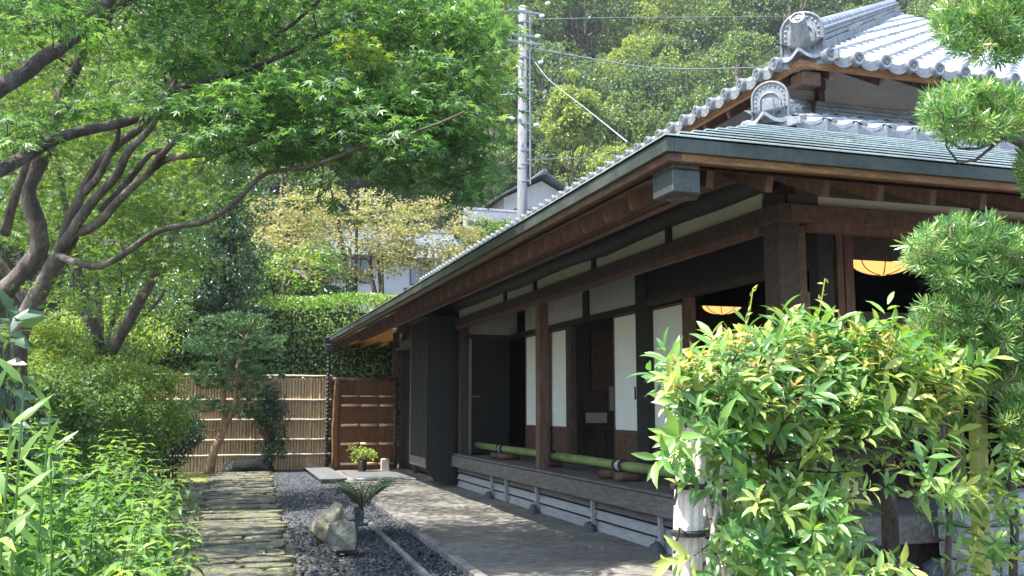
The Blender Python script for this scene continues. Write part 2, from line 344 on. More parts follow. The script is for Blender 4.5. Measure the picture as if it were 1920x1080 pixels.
# moss tufts between slabs
n=2600; y=RS.rand(n)*15+6; x=pl(y)-.25+RS.rand(n)*(prr(y)-pl(y)+.4); 
P=np.stack([x,y,np.full(n,.02)],1); ok=(np.abs(x-prr(y))<.12)|(np.abs(x-pl(y))<.15)|(y>18.5)|(RS.rand(n)<.12); P=P[ok]
L_moss=leafmat('moss_leaf',[(.08,.1,.02),(.2,.22,.04),(.32,.3,.07)],.3,.6,.3,.5)
tag(leafobj('moss_tufts',P,rdir(len(P))*.5+[0,0,1],rdir(len(P)),.02+.03*RS.rand(len(P)),T_BLADE,L_moss),'moss and tiny grass growing along the edges of the slab path','moss',kind='stuff')
# gravel
n=26000; y=4.5+17.3*RS.rand(n)**.8; x=prr(y)+.02+RS.rand(n)*(kx(y)-.1-prr(y)); 
ang=rdir(n); P=np.stack([x,y,np.full(n,.012)+.012*RS.rand(n)],1)
T_PEB=T([(-.5,-.5,0),(.5,-.45,.0),(.45,.5,0),(-.45,.42,0),(-.3,-.3,.42),(.3,-.25,.42),(.28,.3,.4),(-.3,.28,.42)],[(4,5,6,7),(0,1,5,4),(1,2,6,5),(2,3,7,6),(3,0,4,7)])
keep=(RS.rand(n)<.97)&~((y<10.5)&(x<1.25)&(RS.rand(n)<.75)); P=P[keep]
D=RS.randn(len(P),3)*np.array([1,1,.35]); 
def pebbles():
    o=leafobj('gravel',P,D,np.array([[0,0,1.]])+.3*RS.randn(len(P),3),.018+.022*RS.rand(len(P)),T_PEB,gravel_m); return o
tag(pebbles(),'blue grey gravel strip between the slab path and the kerb','gravel',kind='stuff')
# kerbs
def kerb(x0f,y0,y1,wd,h,label):
    r=thing('stone_kerb',(x0f(y0),y0,0),label,'kerb','stone edging strips')
    y=y0
    while y<y1:
        L=min(random.uniform(1.6,2.2),y1-y); mm=M(); a,b=x0f(y+.01),x0f(y+L-.01)
        mm.extr([(a,y+.008,-.05),(a+wd,y+.008,-.05),(a+wd,y+.008,h),(a,y+.008,h)],(b-a,L-.016,0)); mm.build('kerb_stone',kerbstone,r,bevel=.012); y+=L
    return r
kerb(kx and (lambda y:kx(y)-.08),3,21.3,.085,.085,'long pale stone kerb between the gravel and the earth yard')
kerb(lambda y:1.70+(y-7.6)*.03,3,11.3,.045,.07,'short thin kerb in the gravel starting behind the two rocks')
# ================================================================ HOUSE
XE,YE,ZE,SL=2.44,4.75,2.95,.42; XF,YB=10.8,22.0
H=thing('traditional_house',(4.2,6.2,0),'long low wooden teahouse with open veranda and grey tiled roof','house')
def part(m,name,ma,par=None,**k): return m.build(name,ma,par or H,**k)
def bx(name,ma,a,par=None,**k): m=M(); m.box(*a); return part(m,name,ma,par,**k)
def rep(o,dx=0,dy=0,dz=0):
    c=o.copy(); COL.objects.link(c); c.location=(o.location.x+dx,o.location.y+dy,o.location.z+dz); return c
# --- floors and deck
m=M()
for k in range(6): m.box(4.125+k*.16,4.125+k*.16+.157,6.2,16.25,.53,.575)
m.box(4.08,4.16,6.17,16.3,.575,.60)
part(m,'deck',wood_grey)
bx('deck_edge',wood_grey,(4.06,4.12,6.13,16.32,.38,.565),bevel=.006)
bx('deck_edge',wood_grey,(4.122,XF,6.13,6.19,.36,.565),bevel=.006)
m=M(); 
for k in range(6): m.box(5.09,XF,6.19+k*.16,6.19+k*.16+.157,.53,.575)
part(m,'deck',wood_grey)
bx('room_floor',wood_brown,(5.1,XF,7.16,21.5,.5,.58))
for (z0,z1,ma) in ((.285,.362,wood_grey),(.165,.25,wood_pale),(.035,.13,wood_pale)):
    m=M(); m.add([(4.16,6.2,z0),(4.16,16.3,z0),(4.19,16.3,z1),(4.19,6.2,z1)],[(0,1,2,3)]); m.add([(4.19,6.2,z0),(4.19,16.3,z0),(4.22,16.3,z1),(4.22,6.2,z1)],[(0,1,2,3)]); m.add([(4.16,6.2,z0),(4.16,16.3,z0),(4.19,16.3,z0),(4.19,6.2,z0)],[(0,1,2,3)])
    part(m,'skirting_board',ma)
bx('skirting_board',wood_dark,(4.3,XF,6.3,6.33,.03,.36))
bx('skirting_back',wood_black,(4.3,4.33,6.35,16.3,.0,.52))
m=M(); m.box(4.115,4.155,16.2,16.24,.04,.38); p0=part(m,'floor_strut',wood_pale)
def wedge(name,x,y,sx,sy,h,par,ma,seed=0):
    m=M(); v=[];n=10;rs=np.random.RandomState(seed)
    for lv,(hh,q) in enumerate(((-.05,1.05),(.35*h,.95),(.75*h,.62),(h,.3))):
        for k in range(n):
            a=2*math.pi*k/n; f=q*(1+.2*(rs.rand()-.5)); v.append((x+math.cos(a)*sx*f,y+math.sin(a)*sy*f,hh*(1+.08*rs.randn())))
    m.add(v,[(i*n+k,i*n+(k+1)%n,(i+1)*n+(k+1)%n,(i+1)*n+k) for i in range(3) for k in range(n)]+[tuple(3*n+k for k in range(n))])
    return m.build(name,ma,par,smooth=True)
for i,px in enumerate((922,1005,1108,1232)):
    Y=yx(px,4.13); rep(p0,0,Y-16.22); wedge('base_stone',4.08,Y-.02,.09,.11,.13,H,rock_blue,i)
p0.location.y=-2.9+ (16.22-16.22)
# --- posts
bx('corner_post',wood_dark,(4.13,4.31,6.2,6.42,.58,3.05),bevel=.008)
bx('door_jamb',wood_brown,(4.313,4.385,6.22,6.33,.58,2.82),bevel=.004)
bx('veranda_post',wood_red,(4.13,4.265,11.83,11.98,.58,2.84),bevel=.006)
bx('veranda_post',wood_dark,(4.13,4.27,15.95,16.12,.58,2.9))
bx('veranda_post',wood_dark,(7.6,7.75,6.2,6.36,.58,3.0))
for Y in (19.75,21.35): bx('veranda_post',wood_dark,(4.12,4.26,Y,Y+.16,.02,3.0))
# --- main head beams
def ybeam(name,ma,x0,x1,y0,y1,z0,z1,**k): return bx(name,ma,(x0,x1,y0,y1,z0,z1),**k)
ybeam('head_beam',wood_dark,4.08,4.20,6.13,16.3,2.83,2.965,bevel=.006)
ybeam('door_head',wood_red,4.11,4.19,6.43,16.3,2.775,2.828)
bx('head_beam',wood_brown,(4.203,XF,6.13,6.25,2.83,2.965),bevel=.006)
bx('door_head',wood_red,(4.39,XF,6.15,6.24,2.765,2.828))
for Y0,Y1 in ((6.45,8.0),(8.08,9.87),(9.95,11.95),(12.03,13.32),(13.4,16.2)):
    bx('transom_panel',plaster,(4.15,4.17,Y0,Y1,2.967,3.12))
for Y in (8.04,9.91,11.99,13.36): bx('transom_strut',wood_black,(4.11,4.19,Y-.038,Y+.038,2.966,3.14))
bx('transom_panel',plaster,(4.48,5.98,6.19,6.21,2.967,3.05)); bx('transom_panel',plaster,(6.12,XF,6.19,6.21,2.967,3.05))
bx('transom_strut',wood_dark,(4.2,4.477,6.17,6.22,2.967,3.05)); bx('transom_strut',wood_dark,(5.983,6.117,6.17,6.22,2.967,3.05))
m=M(); m.tube([(4.15,6.35+i*.8,3.245+.012*math.sin(i*1.3)) for i in range(20)],[.14+.015*math.sin(i*1.9) for i in range(20)],14,True); part(m,'log_purlin',wood_black,smooth=True)
bx('eave_purlin',wood_dark,(4.25,XF,6.13,6.27,3.052,3.33))
m=M(); m.box(3.21,3.33,5.56,21.9,2.945,3.0); m.box(3.19,3.209,5.54,21.9,2.95,2.97); m.box(3.23,3.31,5.56,21.9,2.925,2.943)
part(m,'outer_purlin',wood_red)
# --- soffit + rafters
ZT=lambda t: 2.76+.42*t      # top of rafters, t from eave edge
t0,t1=.07,3.4
m=M(); A=(XE+t0,YE+t0,ZT(t0));B=(XE+t1,YE+t1,ZT(t1))
m.add([A,B,(XE+t1,YB,ZT(t1)),(XE+t0,YB,ZT(t0))],[(0,1,2,3)]); m.add([A,B,(XF,YE+t1,ZT(t1)),(XF,YE+t0,ZT(t0))],[(0,1,2,3)]); part(m,'soffit',wood_brown)
rf=None
def raft(y,L,t_s=.2):
    m=M(); h=.115
    p=[(XE+t_s,y-.024,ZT(t_s)-.002),(XE+t_s+.03,y-.024,ZT(t_s)-h),(XE+L,y-.024,ZT(L)-h),(XE+L,y-.024,ZT(L)-.002)]
    m.extr(p,(0,.048,0)); return m.build('rafter',wood_red,H)
y=YE+.55; yl=[]
while y<YB-.1: yl.append(y); y+=.43
long0=None
for y in yl:
    if y-YE<2.3: raft(y,y-YE)
    elif long0 is None: long0=raft(y,2.3); ly=y
    else: rep(long0,0,y-ly)
def raftf(x,L,t_s=.2):
    m=M(); h=.115
    m.extr([(x-.024,YE+t_s,ZT(t_s)-.002),(x-.024,YE+t_s+.03,ZT(t_s)-h),(x-.024,YE+L,ZT(L)-h),(x-.024,YE+L,ZT(L)-.002)],(.048,0,0)); return m.build('rafter',wood_red,H)
x=XE+.40; f0=None
while x<XF:
    if x-XE<1.6: raftf(x,x-XE)
    elif f0 is None: f0=raftf(x,1.5); fx=x
    else: rep(f0,x-fx)
    x+=.415
# hip rafter and its copper cap
m=M(); m.extr([(2.66,4.90,ZT(.1)-.17),(2.56,5.0,ZT(.1)-.17),(2.56,5.0,ZT(.1)-.02),(2.66,4.90,ZT(.1)-.02)],(1.75,1.75,.42*1.75)); part(m,'hip_rafter',wood_brown)
cz0,cz1=2.655,2.825
m=M(); m.extr([(2.52,4.84,cz0),(2.70,4.84,cz0),(2.78,5.02,cz0),(2.68,5.12,cz0),(2.52,5.10,cz0)],(0,0,cz1-cz0)); part(m,'hip_rafter_cap',copper_cap,bevel=.004)
# --- fascia
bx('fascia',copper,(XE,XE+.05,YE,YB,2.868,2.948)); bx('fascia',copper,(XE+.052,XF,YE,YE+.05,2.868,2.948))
bx('eave_board',wood_brown,(XE+.03,XE+.11,YE+.03,YB,2.82,2.866)); bx('eave_board',wood_edge,(XE+.112,XF,YE+.03,YE+.11,2.822,2.866))
# --- copper part of the lower roof, stepped courses
m=M(); nC=9; TC=1.86; st=TC/nC
for k in range(nC):
    a=k*st-.012; b=(k+1)*st; za=ZE+SL*a+.024+ (0 if k else -.003); zb=ZE+SL*b+.004
    if k==0: a=-.012
    for side in (0,1):
        f=(lambda s,t,z:(XE+s,YE+t,z)) if side else (lambda s,t,z:(XE+t,YE+s,z))
        end=XF-XE if side else YB-YE
        m.add([f(a,a,za),f(end,a,za),f(end,b,zb),f(b,b,zb),f(a,a,za-.009),f(end,a,za-.009)],[(0,1,2,3),(0,4,5,1)])
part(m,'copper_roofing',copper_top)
bx('gutter_end',iron,(2.36,2.52,21.0,21.28,2.62,2.80),bevel=.02)
# --- tiles
def tileplane(ex,ey,ze,s,w,crs,ncol,nrow,front,tclip,t_start=0,edge=True,edgeh=.075,hip=True,skipcol=0):
    """front: eave runs +X, climbs +Y. else eave runs +Y, climbs +X"""
    m=M(); e=M(); K=11; prof=[.040*(.5+.5*math.cos(math.pi*2*(i/(K-1))))**1.5-.008*math.sin(math.pi*i/(K-1)) for i in range(K)]
    for c in range(ncol):
        u0=c*w
        for r in range(nrow):
            ta=t_start+r*crs; tb=ta+crs+.03
            if hip and u0+w*.4<ta-0: continue
            if ta>tclip: break
            jit=random.uniform(-.003,.003)
            v=[]
            for (t,dz) in ((ta,.040),(tb,.006)):
                for i in range(K):
                    u=u0+w*i/(K-1); v.append((u,t,ze+s*t+prof[i]+dz+jit))
            for i in range(K): u=u0+w*i/(K-1); v.append((u,ta,ze+s*ta+prof[i]+.006+jit))
            f=[(i,i+1,K+i+1,K+i) for i in range(K-1)]+[(2*K+i,2*K+i+1,i+1,i) for i in range(K-1)]
            P=[(ex+a,ey+b,z) if front else (ex+b,ey+a,z) for a,b,z in v]
            m.add(P,f)
    return m
CW=.306
UX,UY,UZ,US=5.0,7.09,4.60,.60
mu=tileplane(UX,UY,UZ,US,CW,.27,24,30,True,7.5); mu2=tileplane(UX,UY,UZ,US,CW,.27,54,30,False,7.5)
part(mu,'upper_roof_tiles',tile); part(mu2,'upper_roof_tiles',tile)
LTX,LTY=XE+1.84,YE+1.84; LZ=ZE+SL*1.84+.05
ml=tileplane(LTX,LTY,LZ,SL,CW,.27,21,6,True,1.5); ml2=tileplane(LTX,LTY,LZ,SL,CW,.27,50,6,False,1.5)
part(ml,'lower_roof_tiles',tile); part(ml2,'lower_roof_tiles',tile)
# eave tiles, upper (disc + apron) and lower (scooped block)
def eave_upper():
    m=M(); K=11; v=[]
    for i in range(K):
        u=CW*i/(K-1); p=.040*(.5+.5*math.cos(2*math.pi*i/(K-1)))**1.5-.008*math.sin(math.pi*i/(K-1))
        v+= [(u,-.02,p+.032),(u,-.02,p-.045-.018*math.sin(math.pi*i/(K-1))),(u,.02,p+.032)]
    m.add(v,[(3*i,3*i+3,3*i+4,3*i+1) for i in range(K-1)]+[(3*i,3*i+2,3*i+5,3*i+3) for i in range(K-1)])
    c=(0,-.055,.022); m.lathe(c,[(0,.0),(0,.036),(-.008,.038),(-.012,.05),(-.012,.062),(0,.066),(.06,.066)],20,(0,1,0))
    m.lathe((0,-.058,.022),[(0,.0),(-.006,.012),(0,.016)],10,(0,1,0))
    for k in range(3):
        a=k*2.09; m.tube([(math.cos(a+q*1.4)*(.012+.018*q),-.060,.022+math.sin(a+q*1.4)*(.012+.018*q)) for q in (0,.33,.66,1)],[.007,.006,.005,.002],5)
    return m
def eave_lower():
    m=M(); K=11; v=[]
    for i in range(K):
        u=CW*i/(K-1); p=.045-.075*math.sin(math.pi*(i/(K-1)))**.8
        v+= [(u,-.02,p+.02),(u,-.02,-.10),(u,.05,p+.012)]
    m.add(v,[(3*i,3*i+3,3*i+4,3*i+1) for i in range(K-1)]+[(3*i,3*i+2,3*i+5,3*i+3) for i in range(K-1)])
    m.box(CW*.93,CW*1.0-.002,-.028,.03,-.10,.06); m.box(-.03,.12,.0,.16,.045,.075); return m
def row(mk,name,ex,ey,z,n,front,start):
    o=mk(); 
    if front: o.v=[(a+ex,b+ey,c+z) for a,b,c in o.v]
    else: o.v=[(ex+b,ey+a,c+z) for a,b,c in o.v]
    o0=o.build(name,tile_dark,H,smooth=False)
    o0.location=(start*CW if front else 0,0 if front else start*CW,0)
    for k in range(start+1,n):
        rep(o0,(k-start)*CW if front else 0,0 if front else (k-start)*CW)
row(eave_upper,'round_eave_tile',UX,UY,UZ,19,True,1); row(eave_upper,'round_eave_tile',UX,UY,UZ,54,False,1)
row(eave_lower,'scooped_eave_tile',LTX,LTY,LZ,20,True,1)
m=M(); m.box(LTX-.02,LTX+.0,LTY+.3,YB,LZ-.1,LZ+.05); part(m,'lower_tile_edge',tile_dark)
# boards and rafters under upper eave
bx('eave_board',wood_edge,(UX+.05,UX+.10,UY+.05,23.5,UZ-.075,UZ-.012)); bx('eave_board',wood_edge,(UX+.102,XF+.3,UY+.05,UY+.10,UZ-.075,UZ-.012))
ZU=lambda t: UZ-.07+.55*t
m=M(); a=.1;b=1.2
m.add([(UX+a,UY+a,ZU(a)),(UX+b,UY+b,ZU(b)),(UX+b,23.5,ZU(b)),(UX+a,23.5,ZU(a))],[(0,1,2,3)]); m.add([(UX+a,UY+a,ZU(a)),(UX+b,UY+b,ZU(b)),(XF+.3,UY+b,ZU(b)),(XF+.3,UY+a,ZU(a))],[(0,1,2,3)]); part(m,'soffit',wood_brown)
def uraft(front,u):
    m=M(); h=.13; L=.95
    L=min(L,max(.2,u))
    if front: m.extr([(UX+u,UY+.14,ZU(.14)-.002),(UX+u,UY+.18,ZU(.14)-h),(UX+u,UY+L,ZU(L)-h),(UX+u,UY+L,ZU(L)-.002)],(.055,0,0))
    else: m.extr([(UX+.14,UY+u,ZU(.14)-.002),(UX+.18,UY+u,ZU(.14)-h),(UX+L,UY+u,ZU(L)-h),(UX+L,UY+u,ZU(L)-.002)],(0,.055,0))
    return m.build('rafter',wood_red,H)
o0=uraft(False,1.0); [rep(o0,0,.5*k) for k in range(1,31)]; uraft(False,.5)
o0=uraft(True,1.02); [rep(o0,.62*k) for k in range(1,7)]; uraft(True,.45)
m=M(); m.extr([(UX+.13,UY+.13,UZ-.21),(UX+.33,UY+.13,UZ-.21),(UX+.36,UY+.33,UZ-.19),(UX+.13,UY+.33,UZ-.21)],(0,0,.13)); part(m,'hip_rafter_cap',wood_brown,bevel=.01)
m=M(); m.extr([(UX+.28,UY+.2,UZ-.2),(UX+.2,UY+.28,UZ-.2),(UX+.2,UY+.28,UZ-.08),(UX+.28,UY+.2,UZ-.08)],(.8,.8,.3)); part(m,'hip_rafter',wood_dark)
UWX,UWY=5.78,7.87
m=M(); m.box(UWX,UWX+.1,UWY,22.8,4.2,5.0); m.box(UWX+.102,XF,UWY,UWY+.1,4.2,5.0); part(m,'upper_wall',plaster_grey)
bx('upper_wall_post',wood_brown,(UWX-.02,UWX+.05,UWY-.02,UWY+.05,4.25,4.95))
m=M()
for k in range(3):
    z=4.28+k*.055; o_=.03*k
    m.box(UWX-.20+o_,UWX-.002,UWY-.20+o_,22.5,z,z+.05); m.box(UWX,XF,UWY-.20+o_,UWY-.002,z,z+.05)
part(m,'wall_flashing_tiles',tile_dark,bevel=.008)
# hip ridges
def ridge(name,cx,cy,cz,s,ta,tb,layers,capr,wd):
    m=M(); d=np.array([1,1,s]); n_=np.array([1,-1,0])/math.sqrt(2)
    N=int((tb-ta)/.2)
    for k,(w_,h0,h1) in enumerate(layers):
        for j in range(N):
            a=ta+(tb-ta)*j/N; b=ta+(tb-ta)*(j+1)/N-.012
            p=np.array([cx,cy,cz])+d*a; q=np.array([cx,cy,cz])+d*b
            r=[p-n_*w_+[0,0,h0],p+n_*w_+[0,0,h0],p+n_*w_+[0,0,h1],p-n_*w_+[0,0,h1]]
            m.extr([tuple(z) for z in r],tuple(q-p))
    part(m,name,tile_dark,bevel=.006)
    m=M()
    for j in range(N):
        a=ta+(tb-ta)*j/N; b=ta+(tb-ta)*(j+1)/N; p=np.array([cx,cy,cz+layers[-1][2]])+d*a; q=np.array([cx,cy,cz+layers[-1][2]])+d*b
        m.tube([p,q],[capr*1.04,capr*.98],14,True)
    part(m,'ridge_cap',tile,smooth=False)
ridge('hip_ridge',UX,UY,UZ,US,.22,7.4,[(.155,-.02,.07),(.135,.075,.125),(.12,.13,.175),(.13,.18,.21)],.085,.2)
ridge('hip_ridge',LTX,LTY,LZ,SL,.18,1.45,[(.11,.0,.07),(.10,.075,.12)],.06,.2)
def onigawara(cx,cy,z,sc,horn):
    R=M(); # local: x across, y depth (front -y), z up
    def arch(w,h,n=14): 
        return [(-w,0)]+[(-w*math.cos(math.pi*k/n)*(1 if k not in(0,n) else 1),h-w*.9+w*.9*math.sin(math.pi*k/n)) for k in range(n+1)]+[(w,0)]
    def plate(m,w,h,y0,y1): p=arch(w,h); m.extr([(a,y0,b) for a,b in p],(0,y1-y0,0))
    parts=[]
    m=M(); plate(m,.17,.36,0,.08); 
    for (w_,h_) in ((.165,.355),(.095,.25)):
        p=arch(w_,h_); m.tube([(a,-.005,b) for a,b in p],.013,8)
    for k in range(9):
        a=math.pi*(k+.3)/8.6-.0; 
        if 0<=k<=8: m.lathe((-.13*math.cos(a),-.0,.205+.115*math.sin(a)),[(0,.012),(-.008,.010),(-.013,0)],8,(0,1,0))
    for zz in (.08,.13,.175):
        for sx in (-1,1): m.lathe((sx*.133,0,zz),[(0,.012),(-.008,.010),(-.013,0)],8,(0,1,0))
    # feet flaring down both sides
    for sx in (-1,1):
        fp=[(0,-.03,.06)]+[(sx*(.04+.24*u),-.03,.07*(1-u)**2.2-.02) for u in (0,.15,.3,.45,.6,.8,1)]+[(sx*.28,-.03,-.08),(0,-.03,-.13)]; m.extr(fp[::sx],(0,.09,0))
    if horn:
        m.tube([(0,.06,.02),(0,-.04,.10),(0,-.13,.20),(0,-.17,.24)],[.085,.078,.066,.062],16)
        m.lathe((0,-.175,.245),[(0,.0),(.0,.045),(-.012,.048),(-.014,.06),(.01,.066),(.04,.064)],18,(0,.9,-.42))
        for k in range(3):
            a=k*2.09; m.tube([(math.cos(a+q*1.4)*(.010+.022*q),-.186-.0,.25+math.sin(a+q*1.4)*(.010+.022*q)) for q in (0,.33,.66,1)],[.009,.008,.006,.002],5)
    else:
        m.extr([(-.06,-.03,-.06),(.06,-.03,-.06),(.05,-.05,.17),(-.05,-.05,.17)],(0,-.05,0))
    c,s_=math.cos(-math.pi/4),math.sin(-math.pi/4)
    m.v=[(cx+(x*c-y*s_)*sc,cy+(x*s_+y*c)*sc,z+zz*sc) for x,y,zz in m.v]
    part(m,'ridge_end_tile',tile_dark,smooth=False,bevel=.003)
onigawara(UX+.16,UY+.16,UZ+.08,1.15,True)
onigawara(LTX+.15,LTY+.12,LZ+.06,.90,False)
# --- inner walls of the veranda (X = 5.1) and front room
IX=5.1
def Y5(px): return yx(px,IX)
def wallbox(name,ma,pa,pb,z0,z1,x0=IX,x1=IX+.04,**k): 
    a,b=sorted((Y5(pa),Y5(pb))); return bx(name,ma,(x0,x1,a,b,z0,z1),**k)
wallbox('white_panel',plaster_grey,1107,1196,2.70,3.25); wallbox('white_panel',plaster_grey,985,1095,2.70,3.25)
wallbox('transom_strut',wood_black,1095.5,1106.5,2.68,3.25,IX-.02,IX+.05)
bx('inner_post',wood_black,(IX-.03,IX+.1,Y5(1218)-.0,Y5(1197),.58,3.3))
bx('lintel',wood_black,(IX-.02,IX+.06,Y5(1196.5),16.2,2.62,2.70)); 
bx('lintel',wood_dark,(IX-.02,IX+.06,7.16,Y5(1218.5),2.64,2.72)); bx('transom_board',wood_black,(IX,IX+.04,7.16,Y5(1219),2.722,3.4))
def shoji(pa,pb,x,pull=None):
    a,b=sorted((yx(pa,x),yx(pb,x))); fr=M(); w_=.025
    for (y0,y1,z0,z1) in ((a,a+w_,.6,2.62),(b-w_,b,.6,2.62),(a,b,2.59,2.62),(a,b,.6,.63),(a,b,1.08,1.11)): fr.box(x,x+.03,y0,y1,z0,z1)
    d=fr.build('shoji_door',wood_brown,H)
    p=M(); p.box(x+.012,x+.016,a+w_,b-w_,1.112,2.588); p.build('paper',paper,d)
    g=M(); 
    for k in range(1,4): yy=a+(b-a)*k/4; g.box(x+.0105,x+.027,yy-.003,yy+.003,1.112,2.588)
    for k in range(1,9): zz=1.11+1.48*k/9; g.box(x+.0108,x+.026,a+w_,b-w_,zz-.003,zz+.003)
    g.build('lattice',paper,d)
    k=M(); k.box(x+.008,x+.016,a+w_,b-w_,.632,1.078); k.build('kick_panel',wood_brown,d)
    if pull: yy=yx(pull,x); q=M(); q.box(x-.004,x+.012,yy-.012,yy+.012,1.50,1.66); q.build('door_pull',wood_dark,d)
shoji(1150,1196,IX,1190); shoji(1219,1283,IX+.05,1224); shoji(1030,1062,IX+.05); shoji(985,1029,IX)
bx('door_frame',wood_red,(IX-.0,IX+.09,Y5(1294),Y5(1283.5),.6,2.64)); bx('door_frame',wood_dark,(IX,IX+.09,Y5(1070),Y5(1062.5),.6,2.62))
# end wall of veranda (faces the camera)
YE_=16.25
bx('end_wall',plaster_grey,(4.3,5.25,YE_,YE_+.05,2.70,3.2)); bx('end_wall',wood_dark,(4.28,5.3,YE_-.03,YE_+.06,2.62,2.70)); bx('end_wall',plaster_grey,(4.3,4.40,YE_,YE_+.05,.58,2.62))
m=M(); m.box(4.405,4.47,YE_-.02,YE_+.03,.6,2.62); m.box(5.03,5.1,YE_-.02,YE_+.03,.6,2.62)
dd=m.build('panelled_door',wood_black,H); m=M(); m.box(4.472,5.028,YE_+.0,YE_+.02,.6,2.62)
for k in range(12): m.box(4.472,5.028,YE_-.014,YE_-.001,.7+k*.16,.745+k*.16)
for k in range(3): m.box(4.6+k*.13,4.62+k*.13,YE_-.018,YE_-.003,.62,2.6)
m.build('door_leaf',wood_black,dd); m=M(); m.lathe((4.44,YE_-.02,1.6),[(0,.02),(-.03,.012),(-.05,.012)],10,(0,1,0)); m.tube([(4.44,YE_-.06,1.6),(4.56,YE_-.065,1.59)],.009,8); m.build('door_handle',brass,dd)
# front inner wall Y = 7.1
IY=7.12
def X7(px): return float(at(px,600,IY)[0])
bx('transom_board',wood_dark,(X7(1604),XF,IY,IY+.04,float(at(1680,490,IY)[2]),3.4)); bx('lintel',wood_dark,(X7(1562),XF,IY-.02,IY+.06,3.0,3.1))
for a,b in ((1571,1584),(1586,1603)): bx('door_frame',wood_red,(X7(a),X7(b),IY-.02,IY+.05,.6,3.0),bevel=.004)
bx('door_frame',wood_red,(X7(1776),X7(1792),IY-.02,IY+.05,.6,2.52))
bx('inner_post',wood_black,(IX-.03,IX+.12,7.02,7.16,.58,3.3))
bx('transom_board',wood_black,(IX+.13,X7(1570),IY,IY+.04,2.75,3.4))
# rooms
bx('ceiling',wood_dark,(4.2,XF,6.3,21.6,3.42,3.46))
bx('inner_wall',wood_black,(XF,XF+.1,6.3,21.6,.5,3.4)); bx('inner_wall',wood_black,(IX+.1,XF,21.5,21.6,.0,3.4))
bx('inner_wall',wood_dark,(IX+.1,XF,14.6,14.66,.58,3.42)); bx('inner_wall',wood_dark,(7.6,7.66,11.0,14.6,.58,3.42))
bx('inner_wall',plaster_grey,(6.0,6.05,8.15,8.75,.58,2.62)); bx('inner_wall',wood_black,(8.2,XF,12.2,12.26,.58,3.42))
bx('wall_board',wood_brown,(6.0,7.1,14.54,14.59,1.7,2.65)); bx('wall_board',plaster_grey,(6.3,6.75,14.5,14.55,1.35,1.75))
zz_=float(at(1350,573,10.3)[2]); bx('lintel',wood_dark,(5.16,9,10.3,10.38,zz_,zz_+.3)); bx('transom_board',wood_black,(5.16,9,10.3,10.34,zz_+.302,3.4))
bx('white_panel',plaster_grey,(8.2,XF,12.14,12.19,1.0,1.35)); zz_=float(at(1350,573,10.3)[2]); bx('lintel',wood_dark,(5.16,9,10.3,10.38,zz_,zz_+.3)); bx('transom_board',wood_black,(5.16,9,10.3,10.34,zz_+.302,3.4))
bx('white_panel',plaster_grey,(8.2,XF,12.14,12.19,2.3,3.1))
# --- shutter box on the corner of the wall
m=M(); m.extr([(3.60,16.3,.34),(3.60,16.3,2.98),(4.118,16.3,2.98),(4.118,16.3,.12),(3.76,16.3,.12)],(0,.05,0)); sb=m.build('shutter_box',wood_black,H)
bx('side_board',wood_grey,(3.60,3.63,16.352,17.75,.36,.52),sb); bx('roof_board',wood_dark,(3.52,4.2,16.22,17.85,2.982,3.02),sb)
m=M()
for k in range(13): m.box(3.605,3.625,16.37+k*.107,16.44+k*.107,.522,2.97)
m.box(3.63,3.65,16.352,17.75,.4,2.97); m.build('slats',wood_black,sb); bx('edge_post',wood_grey,(3.60,3.64,17.72,17.78,.36,2.97),sb)
bx('outer_wall',wood_black,(4.2,4.24,17.8,21.5,.1,3.1)); bx('outer_wall',plaster_grey,(4.16,4.18,19.2,19.5,.3,2.75)); bx('outer_wall',wood_black,(4.119,4.2,16.36,17.8,.1,3.1))
bx('head_beam',wood_grey,(4.08,4.24,17.8,21.9,2.72,2.9)); bx('outer_beam',wood_dark,(3.85,4.2,21.5,21.62,2.76,2.92))
bx('outer_wall',wood_dark,(4.2,XF,21.65,21.7,0,4.2)); m=M(); m.extr([(UWX,22.82,4.2),(UWX,22.82,4.95),(12,22.82,8.6),(12,22.82,4.2)],(0,.08,0)); part(m,'upper_gable_wall',plaster_grey)
# ================================================================ LAMPS, FURNITURE, BAMBOO RAILS
def lantern(px,py,dist,rad,label):
    r=ray(px,py); p=r/np.linalg.norm(r)*dist+np.array([0,0,HC]); t=thing('paper_lantern',tuple(p),label,'lantern','round paper lamps in the rooms')
    m=M(); pr_=[(-.42*rad*math.cos(a) if False else rad*.46*math.sin(a),rad*math.cos(a)) for a in np.linspace(-1.45,1.45,15)]
    m.lathe(p,pr_,24); m.build('lamp_shade',lamp_m,t,True)
    m=M()
    for k in range(8):
        a=2*math.pi*k/8+.2; m.tube([(p[0]+math.cos(a)*rr*1.01,p[1]+math.sin(a)*rr*1.01,p[2]+h*1.01) for h,rr in pr_],.006,5)
    m.tube([(p[0],p[1],p[2]+rad*.44),(p[0],p[1],3.42)],.006,5); m.build('lamp_frame',wood_black,t)
lantern(1354,573,12.9,.26,'round glowing paper lantern seen between the sliding doors and the corner post')
lantern(1654,491,10.4,.30,'glowing paper lantern in the front room right of the corner post')
